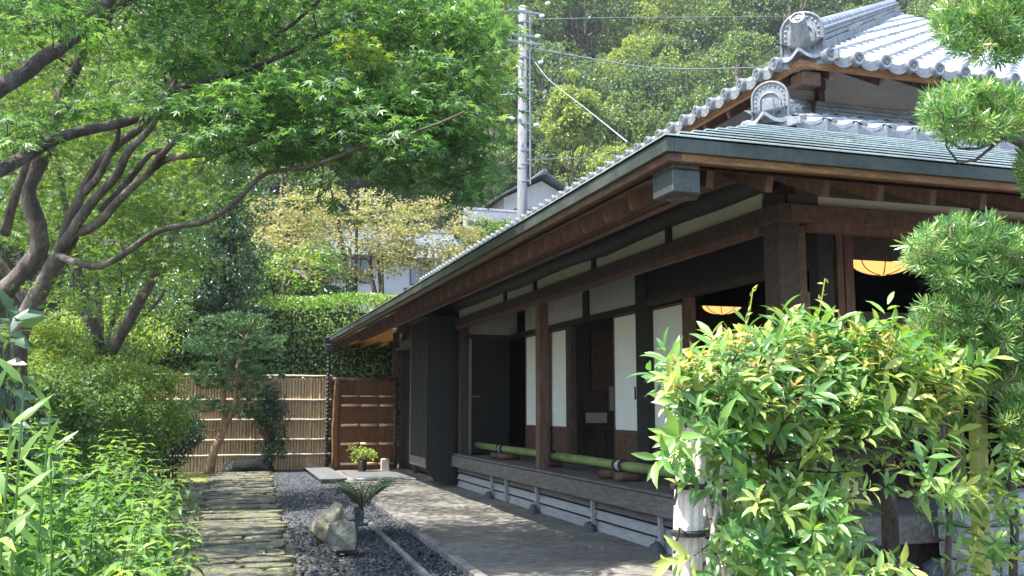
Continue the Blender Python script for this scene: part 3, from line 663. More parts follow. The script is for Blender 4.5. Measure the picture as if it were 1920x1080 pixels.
for i,px in enumerate((1099,1126)):
    p=atX(px,828,6.0); x,y=p[0],p[1]; t=thing('chair',(x,y,.58),'dark chair with pale back, '+('left' if i==0 else 'right')+' one of the two in the room','chair','chairs in the dark room')
    m=M()
    for a in(-.18,.18):
        for b in(-.18,.18): m.tube([(x+a,y+b,.58),(x+a*.9,y+b*.9,1.02)],.014,6)
    m.build('leg',wood_black,t); m=M(); m.box(x-.21,x+.21,y-.21,y+.21,1.02,1.06); m.build('seat',wood_dark,t,bevel=.01)
    m=M(); m.box(x-.19,x+.19,y+.16,y+.18,1.15,1.32); m.build('backrest',plaster_grey,t,bevel=.01)
    m=M(); [m.tube([(x+a,y+.19,1.02),(x+a,y+.19,1.36)],.012,6) for a in(-.18,.18)]; m.build('back_frame',wood_black,t)
def bpole(name,pts,rad,ma,label,group=None,nodes=.33,cat='bamboo pole',n=16):
    t=thing(name,tuple(pts[0]),label,cat,group); P=smooth_path(pts,12); L=0; R=[];last=0;q=[]
    for i,p in enumerate(P):
        if i: L+=np.linalg.norm(P[i]-P[i-1])
        q.append(L)
    tot=L; nn=int(tot/.012); pos=[];rr=[]
    for k in range(nn+1):
        s=tot*k/nn; pos.append([np.interp(s,q,[p[j] for p in P]) for j in range(3)]); d=abs((s+.1)%nodes-.0); d=min(d,nodes-d); rr.append(rad*(1+.09*math.exp(-(d/.008)**2)-.05*math.exp(-((d-.02)/.01)**2)))
    m=M(); m.tube(pos,rr,n,True); m.build('culm',ma,t,True); return t
def blk(px,py,X): p=atX(px,py,X); return (p[0],p[1])
BX=4.50
def railseg(y0,y1,z,label,rad=.055):
    t=bpole('green_bamboo_rail',[(BX,y0,z),(BX+.003,(y0+y1)/2,z+.004),(BX,y1,z)],rad,bamboo_green,label,'green bamboo rails along the veranda',.36)
    m=M()
    for yy in (y0+.08,): m.lathe((BX,yy-.05,z),[(0,rad*1.12),(.10,rad*1.14)],16,(0,1,0))
    m.build('node_band',bamboo_pale,t,True)
    for yy in (y0-.01,y0+.16):
        m=M(); m.tube([(BX+math.cos(a)*rad*1.2,yy+.01*math.sin(a*3),z+math.sin(a)*rad*1.2) for a in np.linspace(0,6.4,14)],.012,6); m.build('rope_tie',rope,t,True)
    return t
ry=[yx(p,BX) for p in (1166,1040,943,880)]
z_=.575+.11+.055
railseg(yx(1310,BX)-.3,ry[0]-.08,z_,'green bamboo rail on the deck, piece nearest the leafy bush')
railseg(ry[0],ry[1]-.06,z_,'green bamboo rail between the red post and the first pale joint')
railseg(ry[2],ry[3],z_-.002,'green bamboo rail at the far end of the deck by the shutter box')
railseg(ry[1]+.1,ry[2]-.1,z_,'green bamboo rail passing just behind the red veranda post')
for i,Y in enumerate((ry[0]-.14,ry[0]+.28,ry[1]+.2,ry[2]+.1,ry[2]-.3,ry[3]+.15)):
    m=M(); m.lathe((BX-.17,Y,.63),[(0,.052),(.34,.054)],14,(1,0,0)); 
    lab=['short log block under the pale joint nearest the bush','second log block behind the pale joint nearest the bush','log block at the end of the rail beside the red post','log block under the far pale joint','log block just in front of the far pale joint','small log block at the far end of the deck'][i]
    tag(m.build('log_block',wood_red if i%2==0 else wood_brown,None,True),lab,'log','log blocks carrying the bamboo rails')
# ================================================================ FENCE, BRUSHWOOD PANEL, POT, CHAIN
FY=21.8
fx0,fx1=-7.0,2.5
fe=thing('bamboo_fence',(fx0,FY,0),'tall fence of upright split bamboo with pale horizontal rails','fence')
m=M(); x=fx0
top=float(at(400,706,FY)[2])
while x<fx1:
    r=random.uniform(.028,.035); zz=[.02]; 
    while zz[-1]<top-.02: zz.append(zz[-1]+random.uniform(.16,.3))
    zz[-1]=top-.02; P=[];R=[]
    for j,z in enumerate(zz):
        P+= [(x,FY+random.uniform(-.004,.004),z)]; R.append(r*1.10 if 0<j<len(zz)-1 else r)
        if j<len(zz)-1: P.append((x,FY,z+.02)); R.append(r)
    m.tube(P,R,6,False); x+=r*2.02
m.build('bamboo_panel',bamboo,fe,True)
for py in (705,750,787,824,852):
    z=float(at(560,py,FY)[2]); m=M(); m.tube([(fx0+i*.4,FY-.045,z+.004*math.sin(i*2.1)) for i in range(25)],[.025 if i%3 else .028 for i in range(25)],10); m.build('rail',bamboo_pale,fe,True)
for i,x in enumerate((fx1+.02,.2,-2.2,-4.6)):
    m=M(); m.lathe((x,FY+.06,0),[(0,.06),(top,.055)],12); m.build('fence_post',wood_brown,fe,True)
sg=thing('brushwood_screen',(2.6,21.3,0),'dark brown brushwood sleeve screen with bamboo rails beside the house','screen')
SY=21.3; a_,b_=float(at(632,800,SY)[0]),float(at(738,800,SY)[0]); tz=float(at(680,712,SY)[2])
m=M(); 
for k in range(420):
    x=a_+(b_-a_)*random.random(); y=SY+random.uniform(-.05,.05); m.tube([(x,y,.03),(x+random.uniform(-.02,.02),y+random.uniform(-.01,.01),tz-.03)],.006,3,False)
m.box(a_,b_,SY-.03,SY+.03,.04,tz-.06); m.build('brushwood_panel',thatch,sg)
m=M(); p=[(a_-.03,SY-.03,0.0),(a_-.045,SY-.03,.7),(a_-.03,SY-.03,1.4),(a_+.0,SY-.03,tz-.02)]; m.tube(smooth_path(p,6),[.075+.006*math.sin(i) for i in range(19)],10,True,.25); m.build('frame_post',thatch,sg,True)
m=M(); m.tube([(b_+.03,SY,.02),(b_+.03,SY,tz-.03)],[.06,.06],10,True,.2); m.build('frame_post',wood_brown,sg,True)
m=M(); 
for k in range(160):
    a=random.uniform(0,6.28); m.tube([(a_+.05+random.uniform(-.1,.1),SY-.05,tz-.08),(a_+.1+.16*math.cos(a),SY-.08+.07*math.sin(a),tz-.12-.1*random.random())],.006,3,False)
m.build('thatch_tuft',thatch,sg)
m=M(); m.tube([(a_-.12,SY,tz),(b_+.12,SY+.0,tz+.01)],.05,12); m.build('top_rail',wood_red,sg,True)
for i,py in enumerate((743,760,797,832,869)):
    z=float(at(680,py,SY)[2]); m=M(); xx=[a_+.07,a_+.07+(b_-a_)*.33,a_+.07+(b_-a_)*.66,b_-.0]
    for j in range(3): m.lathe((xx[j]+.006,SY-.075,z),[(0,.018 if i==0 else .03),((xx[j+1]-xx[j])-.012,.018 if i==0 else .03)],10,(1,0,.01))
    r_=m.build('rail',bamboo,sg,True)
    for j in ((1,2) if i else ()):
        m=M(); m.lathe((xx[j]-.012,SY-.075,z),[(0,.034),(.024,.034)],10,(1,0,0)); m.build('rope_tie',rope,r_)
# potted plant
P0=atZ(679,887,.03); t=thing('potted_plant',tuple(P0),'small light green plant in a black pot before the brushwood screen','potted plant')
m=M(); m.lathe(P0,[(0,.07),(.22,.10),(.23,.11),(.25,.11),(.25,.095),(.20,.09)],18); m.build('pot',iron,t,True)
cc=crown_centers((P0[0]-.02,P0[1],P0[2]+.40),(.32,.25,.14),16,.3); P,D,Nn,Sz=clump_pts(cc,np.full(16,.10),26,.7,(.05,.085)); leafobj('leaves',P,D,Nn,Sz,T_OVAL,L_yel,t)
m=M(); [limb(m,P0+np.array([0,0,.22]),c,.006,.003) for c in cc]; m.build('stem',bark_pale,t)
P1=atZ(722,884,.03); m=M(); m.box(P1[0]-.095,P1[0]+.095,P1[1]-.05,P1[1]+.05,.02,.31); tag(m.build('stone_marker',concrete,None,bevel=.02),'small pale upright block beside the potted plant','block')
# rain chain, drain
cx_,cy_=2.44,21.15; rc=thing('rain_chain',(cx_,cy_,0),'black rain chain hanging from the end of the long eave','rain chain')
m=M(); z=2.60
while z>.12: m.lathe((cx_,cy_,z),[(0,.05),(-.06,.028),(-.075,.03),(-.045,.032),(-.005,.042)],10); z-=.088
m.build('chain_cups',iron,rc,True); m=M(); m.tube([(cx_,cy_,2.7),(cx_,cy_,.05)],.006,5); m.build('chain_link',iron,rc)
m=M(); m.lathe((cx_,cy_,2.62),[(0,.05),(.05,.09),(.30,.10),(.32,.12),(.34,.10)],12); m.build('rain_head',iron,rc,True)
dp=thing('drain_cover',(2.3,19.6,0),'dark flat drain channel covers of metal sheet at the foot of the chain','drain cover')
m=M(); m.extr([(1.93,17.5,.10),(2.42,17.6,.10),(2.46,20.9,.10),(2.1,22.0,.10),(1.98,21.9,.10)],(0,0,.018)); m.build('cover_plate',metalplate,dp)
m=M(); m.extr([(1.98,17.8,.02),(2.38,17.8,.02),(2.38,21.2,.02),(2.05,21.2,.02)],(0,0,.078)); m.build('channel_wall',concrete,dp)
bx_=thing('flat_step_stone',(3.2,18.8,0),'thin flat paving stone before the brushwood screen','paving stone')
m=M(); m.extr([(2.66,18.2,.03),(3.8,17.9,.03),(4.0,19.2,.03),(3.4,20.6,.03),(2.7,20.6,.03)],(0,0,.035)); m.build('slab',metalplate,bx_,bevel=.01)
# ================================================================ ROCKS
def rock(name,px,py,wx,wy,h,ma,label,seed,lean=(0,0),Z=0,P=None):
    p=atZ(px,py,Z) if P is None else np.array(P); rs=np.random.RandomState(seed)
    import bmesh
    bm=bmesh.new(); bmesh.ops.create_icosphere(bm,subdivisions=5,radius=1)
    pl_=[(nrm(rs.randn(1,3))[0],rs.uniform(.38,.75)) for _ in range(12)]
    from mathutils import noise
    for v in bm.verts:
        c=np.array(v.co)
        for n_,d in pl_:
            q=c@n_-d
            if q>0: c=c-n_*q*.97
        c=c*(1.2+.16*noise.noise(Vector(c*2+seed))+.07*noise.noise(Vector(c*6+seed))+.03*noise.noise(Vector(c*17+seed)))
        z=(c[2]*.5+.42)*h; v.co=(p[0]+c[0]*wx+lean[0]*z,p[1]+c[1]*wy+lean[1]*z,p[2]+z)
    me=bpy.data.meshes.new(name); bm.to_mesh(me); bm.free(); me.materials.append(ma); me.polygons.foreach_set('use_smooth',[True]*len(me.polygons))
    o=bpy.data.objects.new(name,me); COL.objects.link(o); return tag(o,label,'rock','garden rocks')
rock('rock',603,1018,.21,.16,.44,rock_pale,'pale yellowish rock leaning beside the slab path',3,(.2,.2))
rock('rock',652,1046,.18,.15,.34,rock_m,'grey angular rock in front of the pale one under the fern',8,(-.15,0))
rock('rock',668,990,.15,.14,.36,rock_blue,'dark shaded rock under the fern behind the pale one',12)
rock('rock',462,888,.52,.3,.42,rock_m,'large low brown rock at the foot of the bamboo fence',21)
rock('rock',1520,1085,.22,.16,.2,rock_blue,'dark blue grey foundation stone under the front deck, left one',31,P=(4.75,6.12,.0))
rock('rock',1600,1085,.26,.16,.24,rock_blue,'dark blue grey foundation stone under the front deck, right one',33,P=(5.4,6.1,.0))
# stone block wall right
sw=thing('stone_block_pier',(5.6,5.6,0),'stacked rough grey stone blocks behind the bamboo post','stone pier')
Y=5.75; xa=float(at(1812,980,Y)[0])
for r in range(6):
    x=xa-.02*random.random(); z=.02+r*.125
    while x<xa+1.3:
        L=random.uniform(.28,.5); m=M(); m.box(x+.006,x+L-.006,Y-random.uniform(0,.03),Y+.3,z+.005,z+.12); m.build('block',stone_blk,sw,bevel=.018); x+=L
# fern
def fern(p,n,L,label,name='fern'):
    t=thing(name,tuple(p),label,'fern'); P=[];D=[];Nn=[];Sz=[]; m=M()
    for k in range(n):
        a=2*math.pi*k/n+random.uniform(-.2,.2); l=L*random.uniform(.7,1.1); pts=[]
        for s in np.linspace(0,1,16): pts.append(np.array([p[0]+math.cos(a)*l*s*.85,p[1]+math.sin(a)*l*s*.85,p[2]+l*(1.25*s-.75*s*s)]))
        m.tube(pts,[.004]*16,4,False)
        for i in range(2,15):
            tg=pts[i+1]-pts[i-1]; tg/=np.linalg.norm(tg); sd=np.cross(tg,[0,0,1]); sd/=np.linalg.norm(sd)
            for sg_ in(-1,1):
                P.append(pts[i]);D.append(sd*sg_+tg*.45);Nn.append(np.array([0,0,1.])+tg*.2);Sz.append(l*.30*math.sin(math.pi*min(.97,(i/15)**.75)))
    leafobj('frond',P,D,Nn,Sz,T_BLADE if False else T([(0,0,0),(-.09,.2,0),(.09,.2,0),(-.07,.6,-.02),(.07,.6,-.02),(0,1,-.1)],[(0,2,1),(1,2,4,3),(3,4,5)]),L_fern,t); m.build('stem',bark_pale,t)
fern((1.60,10.45,.30),24,.58,'dark green fern spreading over the garden rocks')
fern((2.05,15.6,.0),9,.24,'small light fern beside the drain cover')
# ================================================================ RIGHT FOREGROUND
# curved-top lattice fence
cf=thing('lattice_fence',tuple(atZ(1290,1079,0)*0+np.array([2.0,3.9,0])),'low bamboo lattice fence with thick pale curved end post under the leafy bush','fence')
YL=3.2
pth=[at(1287,1300,3.25),at(1289,1080,3.25),at(1291,960,3.25),at(1297,860,3.26),at(1312,790,3.32),at(1350,735,3.42),at(1400,715,3.55),at(1470,710,3.72),at(1540,715,3.9)]
YF=lambda x:3.27+max(0,x-x0_)*.85
m=M(); sp=smooth_path(pth,5)
for k in range(9):
    a=k*.7; rr=.036 if k else 0; m.tube([p+np.array([math.cos(a)*rr,math.sin(a)*rr,math.sin(a+1)*rr*.5]) for p in sp],.021,7)
m.tube(sp,.045,10,True,.05)
m.build('curved_rail',weather,cf,True)
m=M()
for py in (1000,912): 
    p=at(1290,py,YL); m.lathe(p+np.array([0,0,-.008]),[(0,.064),(.016,.066)],14); m.tube([p+np.array([-.03,-.06,0]),p+np.array([-.07,-.07,.03]),p+np.array([-.09,-.06,-.06])],.005,5)
m.build('rope_tie',rope,cf)
m=M()
def topz(x): # rail height at x
    xs_=[p[0] for p in sp]; zs_=[p[2] for p in sp]; return float(np.interp(x,xs_[4*5-6:],zs_[4*5-6:]))
x0_,x1_=float(at(1300,900,3.25)[0]),float(at(1540,900,3.9)[0])
for k in range(-9,16):
    for sgn,dy in ((1,.0),(-1,.03)):
        xb=x0_+k*.105; pts=[]
        for s in np.linspace(0,1,12):
            z=.02+1.75*s; x=xb+sgn*z*.42+(0 if sgn>0 else .7)
            if x0_+.01<x<x1_ and z<topz(x)-.03: pts.append((x,YF(x)+dy,z))
        if len(pts)>1: m.tube(pts,.011,6)
m.build('lattice',weather,cf,True)
m=M()
for z in (.45,.8,1.1): m.tube([(x0_,YF(x0_)+.015,z),(x1_,YF(x1_)+.015,z)],.008,5)
m.build('tie_rod',rope,cf)
# bamboo post right
bpp=at(1842,1079,3.75); bt=at(1832,715,3.75)
bp=bpole('bamboo_post',[(bpp[0]+.01,3.75,0),(bpp[0],3.75,bpp[2]),tuple(bt)],.042,bamboo_lime,'thick yellow green bamboo post standing right of the leafy bush',None,.43,n=20)
m=M(); p=at(1838,785,3.75); [m.tube([(p[0]+math.cos(a)*.046,3.75+math.sin(a)*.046,p[2]+dz+.01*math.sin(a*2)) for a in np.linspace(0,6.3,14)],.005,6) for dz in(0,.018)]; m.build('rope_tie',rope,bp,True)
# leafy bush
bush=thing('leafy_bush',tuple(np.array([3.0,3.45,0])),'bright green broad-leaved bush with reddish young tips in front of the house','bush')
def rosettes(C,Dr,nl,size,tpl,m_,name,parent,spread=.75,droop=.2):
    n=len(C); P=[];D=[];Nn=[];Sz=[];R=[]
    Dr=nrm(np.array(Dr))
    for i in range(n):
        d=Dr[i]; a=np.cross(d,[.3,.2,1]); a/=np.linalg.norm(a); b=np.cross(d,a); k=random.randint(*nl); s0=random.uniform(*size); r0=RS.rand(); st_=random.choice((.5,1.1,1.6)) if name in('leaves','inner_leaves') else .5
        for j in range(k):
            an=j*2.4+random.uniform(-.3,.3); rad=a*math.cos(an)+b*math.sin(an); f=j/k
            dd=rad*(spread*(1-.35*f)+.2)+d*(.35+.5*f)+np.array([0,0,-droop*random.random()]); P.append(C[i]+d*s0*st_*f+rad*.004); D.append(dd); Nn.append(d*1.1+np.array([0,0,.5])-rad*.3+.25*RS.randn(3)); Sz.append(s0*random.uniform(.7,1.1)); R.append(min(1,max(0,r0*.6+.4*RS.rand())))
    return leafobj(name,P,D,Nn,Sz,tpl,m_,parent,np.array(R))
def region(polys):
    """random px points inside ellipses (cx,cy,rx,ry,n,Y0,Y1)"""
    out=[]
    for cx,cy,rx,ry,n,Y0,Y1 in polys:
        k=0
        while k<n:
            u,v=random.uniform(-1,1),random.uniform(-1,1)
            if u*u+v*v<1: Y=random.uniform(Y0,Y1); out.append(at(cx+u*rx,cy+v*ry,Y)); k+=1
    return np.array(out)
BC=at(1520,800,3.6)
BR=[(1430,710,140,62,90,3.15,3.9),(1570,685,180,58,120,3.2,4.0),(1370,750,110,80,80,3.25,3.75),(1320,830,60,60,10,3.0,3.2),(1500,780,150,80,110,3.1,3.7),(1520,655,130,25,24,3.2,3.8),(1700,700,110,70,65,3.2,3.8),
    (1350,900,80,60,9,3.05,3.3),(1480,1000,95,80,46,3.05,3.6),(1510,960,90,60,22,3.0,3.5),(1370,1050,80,40,12,3.0,3.15),(1262,720,25,50,4,3.1,3.4),(1650,900,110,40,7,3.05,3.3),
    (1700,800,110,70,42,3.2,3.8),(1480,1050,110,50,26,3.0,3.5),(1600,1060,100,30,10,3.0,3.3),(1740,920,70,30,5,3.0,3.4)]
C=region(BR); 
Dr=nrm(C-np.array([BC[0],3.7,BC[2]-.35])+np.array([0,-.12,.22]))+RS.randn(len(C),3)*.3
rosettes(C,Dr,(6,10),(.06,.12),T_LAN,L_laurel,'leaves',bush,.7,.45)
C3=region([(1520,790,270,120,130,3.5,4.1),(1440,960,90,110,24,3.4,3.8),(1480,960,80,110,20,3.5,3.7)]); rosettes(C3,RS.randn(len(C3),3)+[0,-.4,.5],(5,8),(.07,.11),T_LAN,L_laurel,'inner_leaves',bush)
# young tips along the top
C2=region([(1500,645,180,22,44,3.2,3.8),(1350,690,60,35,20,3.15,3.6),(1660,670,80,25,18,3.2,3.7),(1450,720,200,70,30,3.05,3.3),(1760,740,60,60,14,3.2,3.5)]); rosettes(C2,np.tile([[0,-.1,1.]],(len(C2),1))+RS.randn(len(C2),3)*.35,(4,7),(.045,.08),T_LAN,L_young,'young_leaves',bush,.6,.5)
m=M(); tb=at(1650,1079,3.75); base=np.array([tb[0],3.72,0]); fork=at(1660,850,3.72)
m.tube(smooth_path([base,base*.5+fork*.5+[.02,0,0],fork],4),[.05,.047,.044,.042,.04,.038,.036,.034,.034],8,True,.2)
for px,py in ((1570,790),(1500,720),(1720,740),(1640,700),(1420,800),(1380,700)):
    limb(m,fork,at(px,py,3.6),.028,.008,.2,7)
for c in C[::2]: 
    q=C3[np.argmin(np.linalg.norm(C3-c,axis=1))]; limb(m,q,c,.005,.0025,.2,4,4)
m.build('branch',bark_dark,bush,True)
m=M(); P=[];D=[];Nn=[];Sz=[]
for a,b in (((1390,640),(1412,540)),((1520,640),(1547,522)),((1480,610),(1492,575)),((1570,640),(1572,580))):
    A,B=at(*a,3.4),at(*b,3.4); m=M(); m.tube([A,(A+B)/2+[.01,0,0],B],.003,5); m.build('flower_stalk',L_young,bush)
    for s in np.linspace(.3,1,9): P.append(A+(B-A)*s);D.append(rdir(1)[0]+[0,0,.3]);Nn.append(rdir(1)[0]);Sz.append(.028)
    leafobj('flower_buds',P,D,Nn,Sz,T_OVAL,L_young,bush); P=[];D=[];Nn=[];Sz=[]
pass
for i,(px,tx,ty,rr,lab) in enumerate(((1778,1765,850,.016,'thin mottled dark stem between the bush trunk and the bamboo post'),(1900,1890,850,.022,'dark thin trunk right of the bamboo post'))):
    b0=at(px,1079,3.6); m=M(); m.tube(smooth_path([(b0[0],3.6,0),b0,at((px+tx)/2+8,960,3.6),at(tx,ty,3.6),at(tx+15,ty-120,3.65)],4),[rr*(1-.02*k) for k in range(17)],8,True,.25); t=thing('sapling',(b0[0],3.6,0),lab,'sapling'); m.build('stem',bark_pale if i==0 else bark_dark,t,True)
    C=region([(px+(-20 if i==0 else 0),900,60,90,10,3.4,3.7)] if i==0 else [(1880,860,70,60,26,3.4,3.9),(1860,1000,90,80,34,3.3,3.9)]); rosettes(C,RS.randn(len(C),3)+[0,-.3,.4],(5,8),(.06,.10),T_LAN,L_laurel,'leaves',t)
# podocarpus with cloud pads
pt=thing('cloud_pruned_tree',(4.5,3.9,0),'cloud-pruned tree with narrow needle-like leaves reaching in from the side','tree')
pads=[(1860,45,105,70,3.7,4.2),(1830,212,100,52,3.5,4.0),(1820,478,118,62,3.4,4.0),(1840,610,125,60,3.4,4.0),(1850,690,100,50,3.5,4.0),(1915,800,38,60,3.4,3.7),(1970,300,60,90,3.8,4.3)]
P=[];CC=[];DD=[]
for cx,cy,rx,ry,Y0,Y1 in pads:
    Ym=(Y0+Y1)/2; c=at(cx,cy+ry*.5,Ym); c_=region([(cx,cy,rx,ry,int(rx*ry/11),Y0,Y1)])
    for q in c_: CC.append(q); DD.append(nrm(((q-c)*np.array([1,1,1.4])+np.array([0,-.04,.16]))[None])[0]+RS.randn(3)*.3)
rosettes(CC,DD,(12,17),(.038,.068),T([(0,0,0),(-.06,.3,0),(.06,.3,0),(-.06,.75,0),(.06,.75,0),(0,1,0)],[(0,2,1),(1,2,4,3),(3,4,5)]),L_podo,'crown',pt,.55,.1)
rosettes(CC[::5],[d*np.array([1,1,-.6]) for d in DD[::5]],(5,9),(.03,.055),T_NEEDLE,leafmat('old_needle',[(.12,.07,.04),(.3,.22,.14)],.1,.6,.3,.2),'old_needles',pt,.6,.3)
m=M(); m.tube(smooth_path([(4.55,3.9,0),(4.5,3.95,1.0),(4.65,3.9,2.0),(4.5,4.0,3.0),(4.55,4.0,3.6)],4),[.11-.005*k for k in range(17)],8,True,.2)
for cx,cy,rx,ry,Y0,Y1 in pads:
    e=at(cx-rx*.3,cy+ry*.35,(Y0+Y1)/2); s=np.array([4.53,3.95,max(.6,e[2]-.12)]); limb(m,s,e,.032,.01,.25,8)
    for k in range(8): limb(m,s*.35+e*.65,at(cx+random.uniform(-.8,.8)*rx,cy+random.uniform(-.3,.3)*ry,random.uniform(Y0,Y1)),.010,.003,.3,5,5)
m.build('branch',bark_pale,pt,True)
# ================================================================ MAPLE (left foreground)
def bp(pts,Y0,Y1): n=len(pts); return [at(x,y,Y0+(Y1-Y0)*i/(n-1)) for i,(x,y) in enumerate(pts)]
mp_=thing('maple_tree',(-2.0,10.2,0),'green Japanese maple with many winding stems arching over the path','tree')
B=[];
def br(pts,Y0,Y1,r0,r1): 
    p=smooth_path(bp(pts,Y0,Y1),4); B.append((p,list(np.linspace(r0,r1,len(p)))))
br([(34,830),(32,655),(52,590),(78,540),(104,492),(135,440)],10.2,9.8,.10,.075)
br([(112,470),(128,420),(167,335),(218,272),(272,233),(307,183),(340,120)],9.8,9.2,.06,.025)
br([(120,460),(144,420),(175,377),(218,330),(241,284),(272,253),(296,218),(330,150)],9.7,8.8,.055,.022)
br([(135,440),(183,420),(218,381),(272,330),(311,300),(350,293),(420,285),(520,250)],9.7,8.2,.05,.015)
br([(-60,800),(-40,640),(-8,565),(35,520),(72,470),(70,420),(51,358),(74,307),(97,249),(113,187),(144,120),(167,66),(195,43),(233,-10)],10.6,10.2,.11,.045)
br([(-60,345),(0,319),(50,292),(97,264),(155,245),(218,233),(264,218),(303,190),(330,167),(443,136),(545,97),(600,66),(700,20)],7.3,8.9,.055,.018)
br([(-80,220),(0,165),(47,136),(86,105),(124,82),(155,50),(195,12),(230,-30)],7.3,7.8,.065,.045)
br([(443,136),(470,105),(502,78),(556,39),(600,0)],9.0,8.8,.03,.015)
br([(112,480),(130,488),(180,500),(230,478),(300,432),(390,414),(450,370),(500,325),(583,311),(700,268),(800,240),(870,210)],9.7,6.9,.036,.009)
br([(500,325),(560,285),(620,262),(700,255),(780,262)],8.5,7.1,.022,.008)
br([(8,440),(27,370),(39,335),(60,280)],10,9.5,.05,.03)
br([(160,360),(185,330),(205,290),(220,262),(222,235)],9.6,9,.04,.02)
br([(190,395),(240,340),(280,290),(306,280)],9.6,9,.04,.02)
br([(233,0),(300,-30),(420,-60)],9.8,8.5,.07,.03)
br([(135,120),(40,60),(-30,20)],10,9.5,.04,.02)
br([(272,330),(330,260),(390,200),(480,170)],9.0,8.0,.035,.012)
m=M(); [m.tube(p,r,8,True,.12) for p,r in B[:1]+B[4:5]]; m.build('trunk',bark_pale,mp_,True)
m=M(); [m.tube(p,r,7,True,.12) for p,r in B[1:4]+B[8:]]; m.build('branch',bark_pale,mp_,True)
m=M(); [m.tube(p,r,7,True,.12) for p,r in B[5:8]]; m.build('branch',bark_dark,mp_,True)
BP=np.concatenate([np.array(p[2:]) for p,r in B[1:]])
def sprays(C,rad,per,size,mt,parent,tw,tpl=T_MAPLE,tilt=.2,flat=.09,name='crown'):
    n=len(C); P=[];D=[];Nn=[];Sz=[]
    if tw is not None:
        C=C[np.argsort([np.min(np.linalg.norm(tw[1]-c,axis=1)) for c in C])]; grow=tw[1]
    for c in C:
        ax=nrm((np.array([0,0,1.])+RS.randn(3)*tilt)[None])[0]; k=per; r=rad*random.uniform(.6,1.2)
        d=RS.randn(k,3); d-=np.outer(d@ax,ax); d=nrm(d); q=RS.rand(k)**.6
        p=c+d*(q*r)[:,None]+np.outer(RS.randn(k)*flat*r,ax); p[:,2]-=.25*r*q*q
        P.append(p); D.append(d+.45*RS.randn(k,3)+np.array([0,0,-.35])); Nn.append(np.tile(ax,(k,1))+.35*RS.randn(k,3)); Sz.append(size[0]+(size[1]-size[0])*RS.rand(k))
        if tw is not None:
            m_=tw[0]; i=np.argmin(np.linalg.norm(grow-c,axis=1)); L=np.linalg.norm(grow[i]-c)
            if L<1.3: limb(m_,grow[i],c,.004+.005*L,.003,.3,5,4)
            grow=np.concatenate([grow,[c,c*.6+grow[i]*.4]])
            for z in range(3): limb(m_,c,p[z*3],.004,.0015,.1,3,3)
    return leafobj(name,np.concatenate(P),np.concatenate(D),np.concatenate(Nn),np.concatenate(Sz),tpl,mt,parent)
tw=M()
CA=region([(620,215,230,60,60,7.2,8.6),(800,250,110,70,40,7.4,8.8),(480,230,140,70,34,7.4,9),(700,150,220,60,44,7.6,9.4),(790,320,90,30,9,7.8,8.8),(600,290,140,25,10,7.8,8.8),(875,350,40,25,6,7.8,8.6),(650,340,110,50,9,8.5,10),(870,190,70,70,22,7.6,8.8),(880,310,50,50,12,7.8,8.8),(860,60,90,60,26,8,9.5)])
sprays(CA,.30,40,(.06,.095),L_maple,mp_,(tw,BP))
CB=region([(330,70,190,90,36,8.6,10.5),(560,60,240,90,62,8.0,10.5),(780,60,130,80,46,8.2,10),(220,190,110,60,14,9,10.5),(700,-60,400,70,70,7.5,11),(200,-70,300,60,50,7.5,11),(420,140,120,60,24,8,10)])
sprays(CB,.33,38,(.06,.095),L_maple,mp_,(tw,BP))
# crown continues above and beside the frame: sprays added for shade over path and yard
CC_=np.stack([RS.uniform(-3.4,-.6,60),RS.uniform(7,12,60),RS.uniform(5.2,7.4,60)],1); sprays(CC_,.42,44,(.05,.075),L_maple,mp_,(tw,BP))
CD=np.stack([RS.uniform(-.4,1.7,170),RS.uniform(9.5,18,170),RS.uniform(5.2,6.6,170)],1); CD[:,2]+=np.maximum(0,CD[:,1]-13)*.2; sprays(CD,.48,46,(.055,.085),L_maple,mp_,(tw,BP))
CF=region([(140,40,60,30,6,7.0,8.2),(30,240,50,40,4,7.0,7.6),(360,200,50,30,8,7.4,8.2),(20,20,40,40,4,7,7.6)]); sprays(CF,.26,34,(.06,.09),L_maple,mp_,(tw,BP))
CG=np.stack([RS.uniform(-1.6,.7,110),RS.uniform(7.6,10.2,110),RS.uniform(5.7,7.0,110)],1); sprays(CG,.42,46,(.06,.095),L_maple,mp_,(tw,BP))  # unseen sprays above the frame, added to shade the upper left crown
CH=region([(915,150,50,50,9,8.2,9),(700,90,60,30,4,7.6,8)]); sprays(CH,.24,30,(.06,.09),L_yel,mp_,(tw,BP),name='sun_tinted_crown')  # yellower leaf material puts sunlight into the colour of these sprays
CY=region([(90,560,110,40,12,9.5,11),(60,120,120,90,26,8.8,10.5),(60,260,80,60,14,9.5,11)]); sprays(CY,.28,46,(.04,.06),L_maple_y,mp_,(tw,BP),name='sun_tinted_crown')  # lime leaf material stands in for sun on these sprays
tw.build('twig',bark_dark,mp_,True)
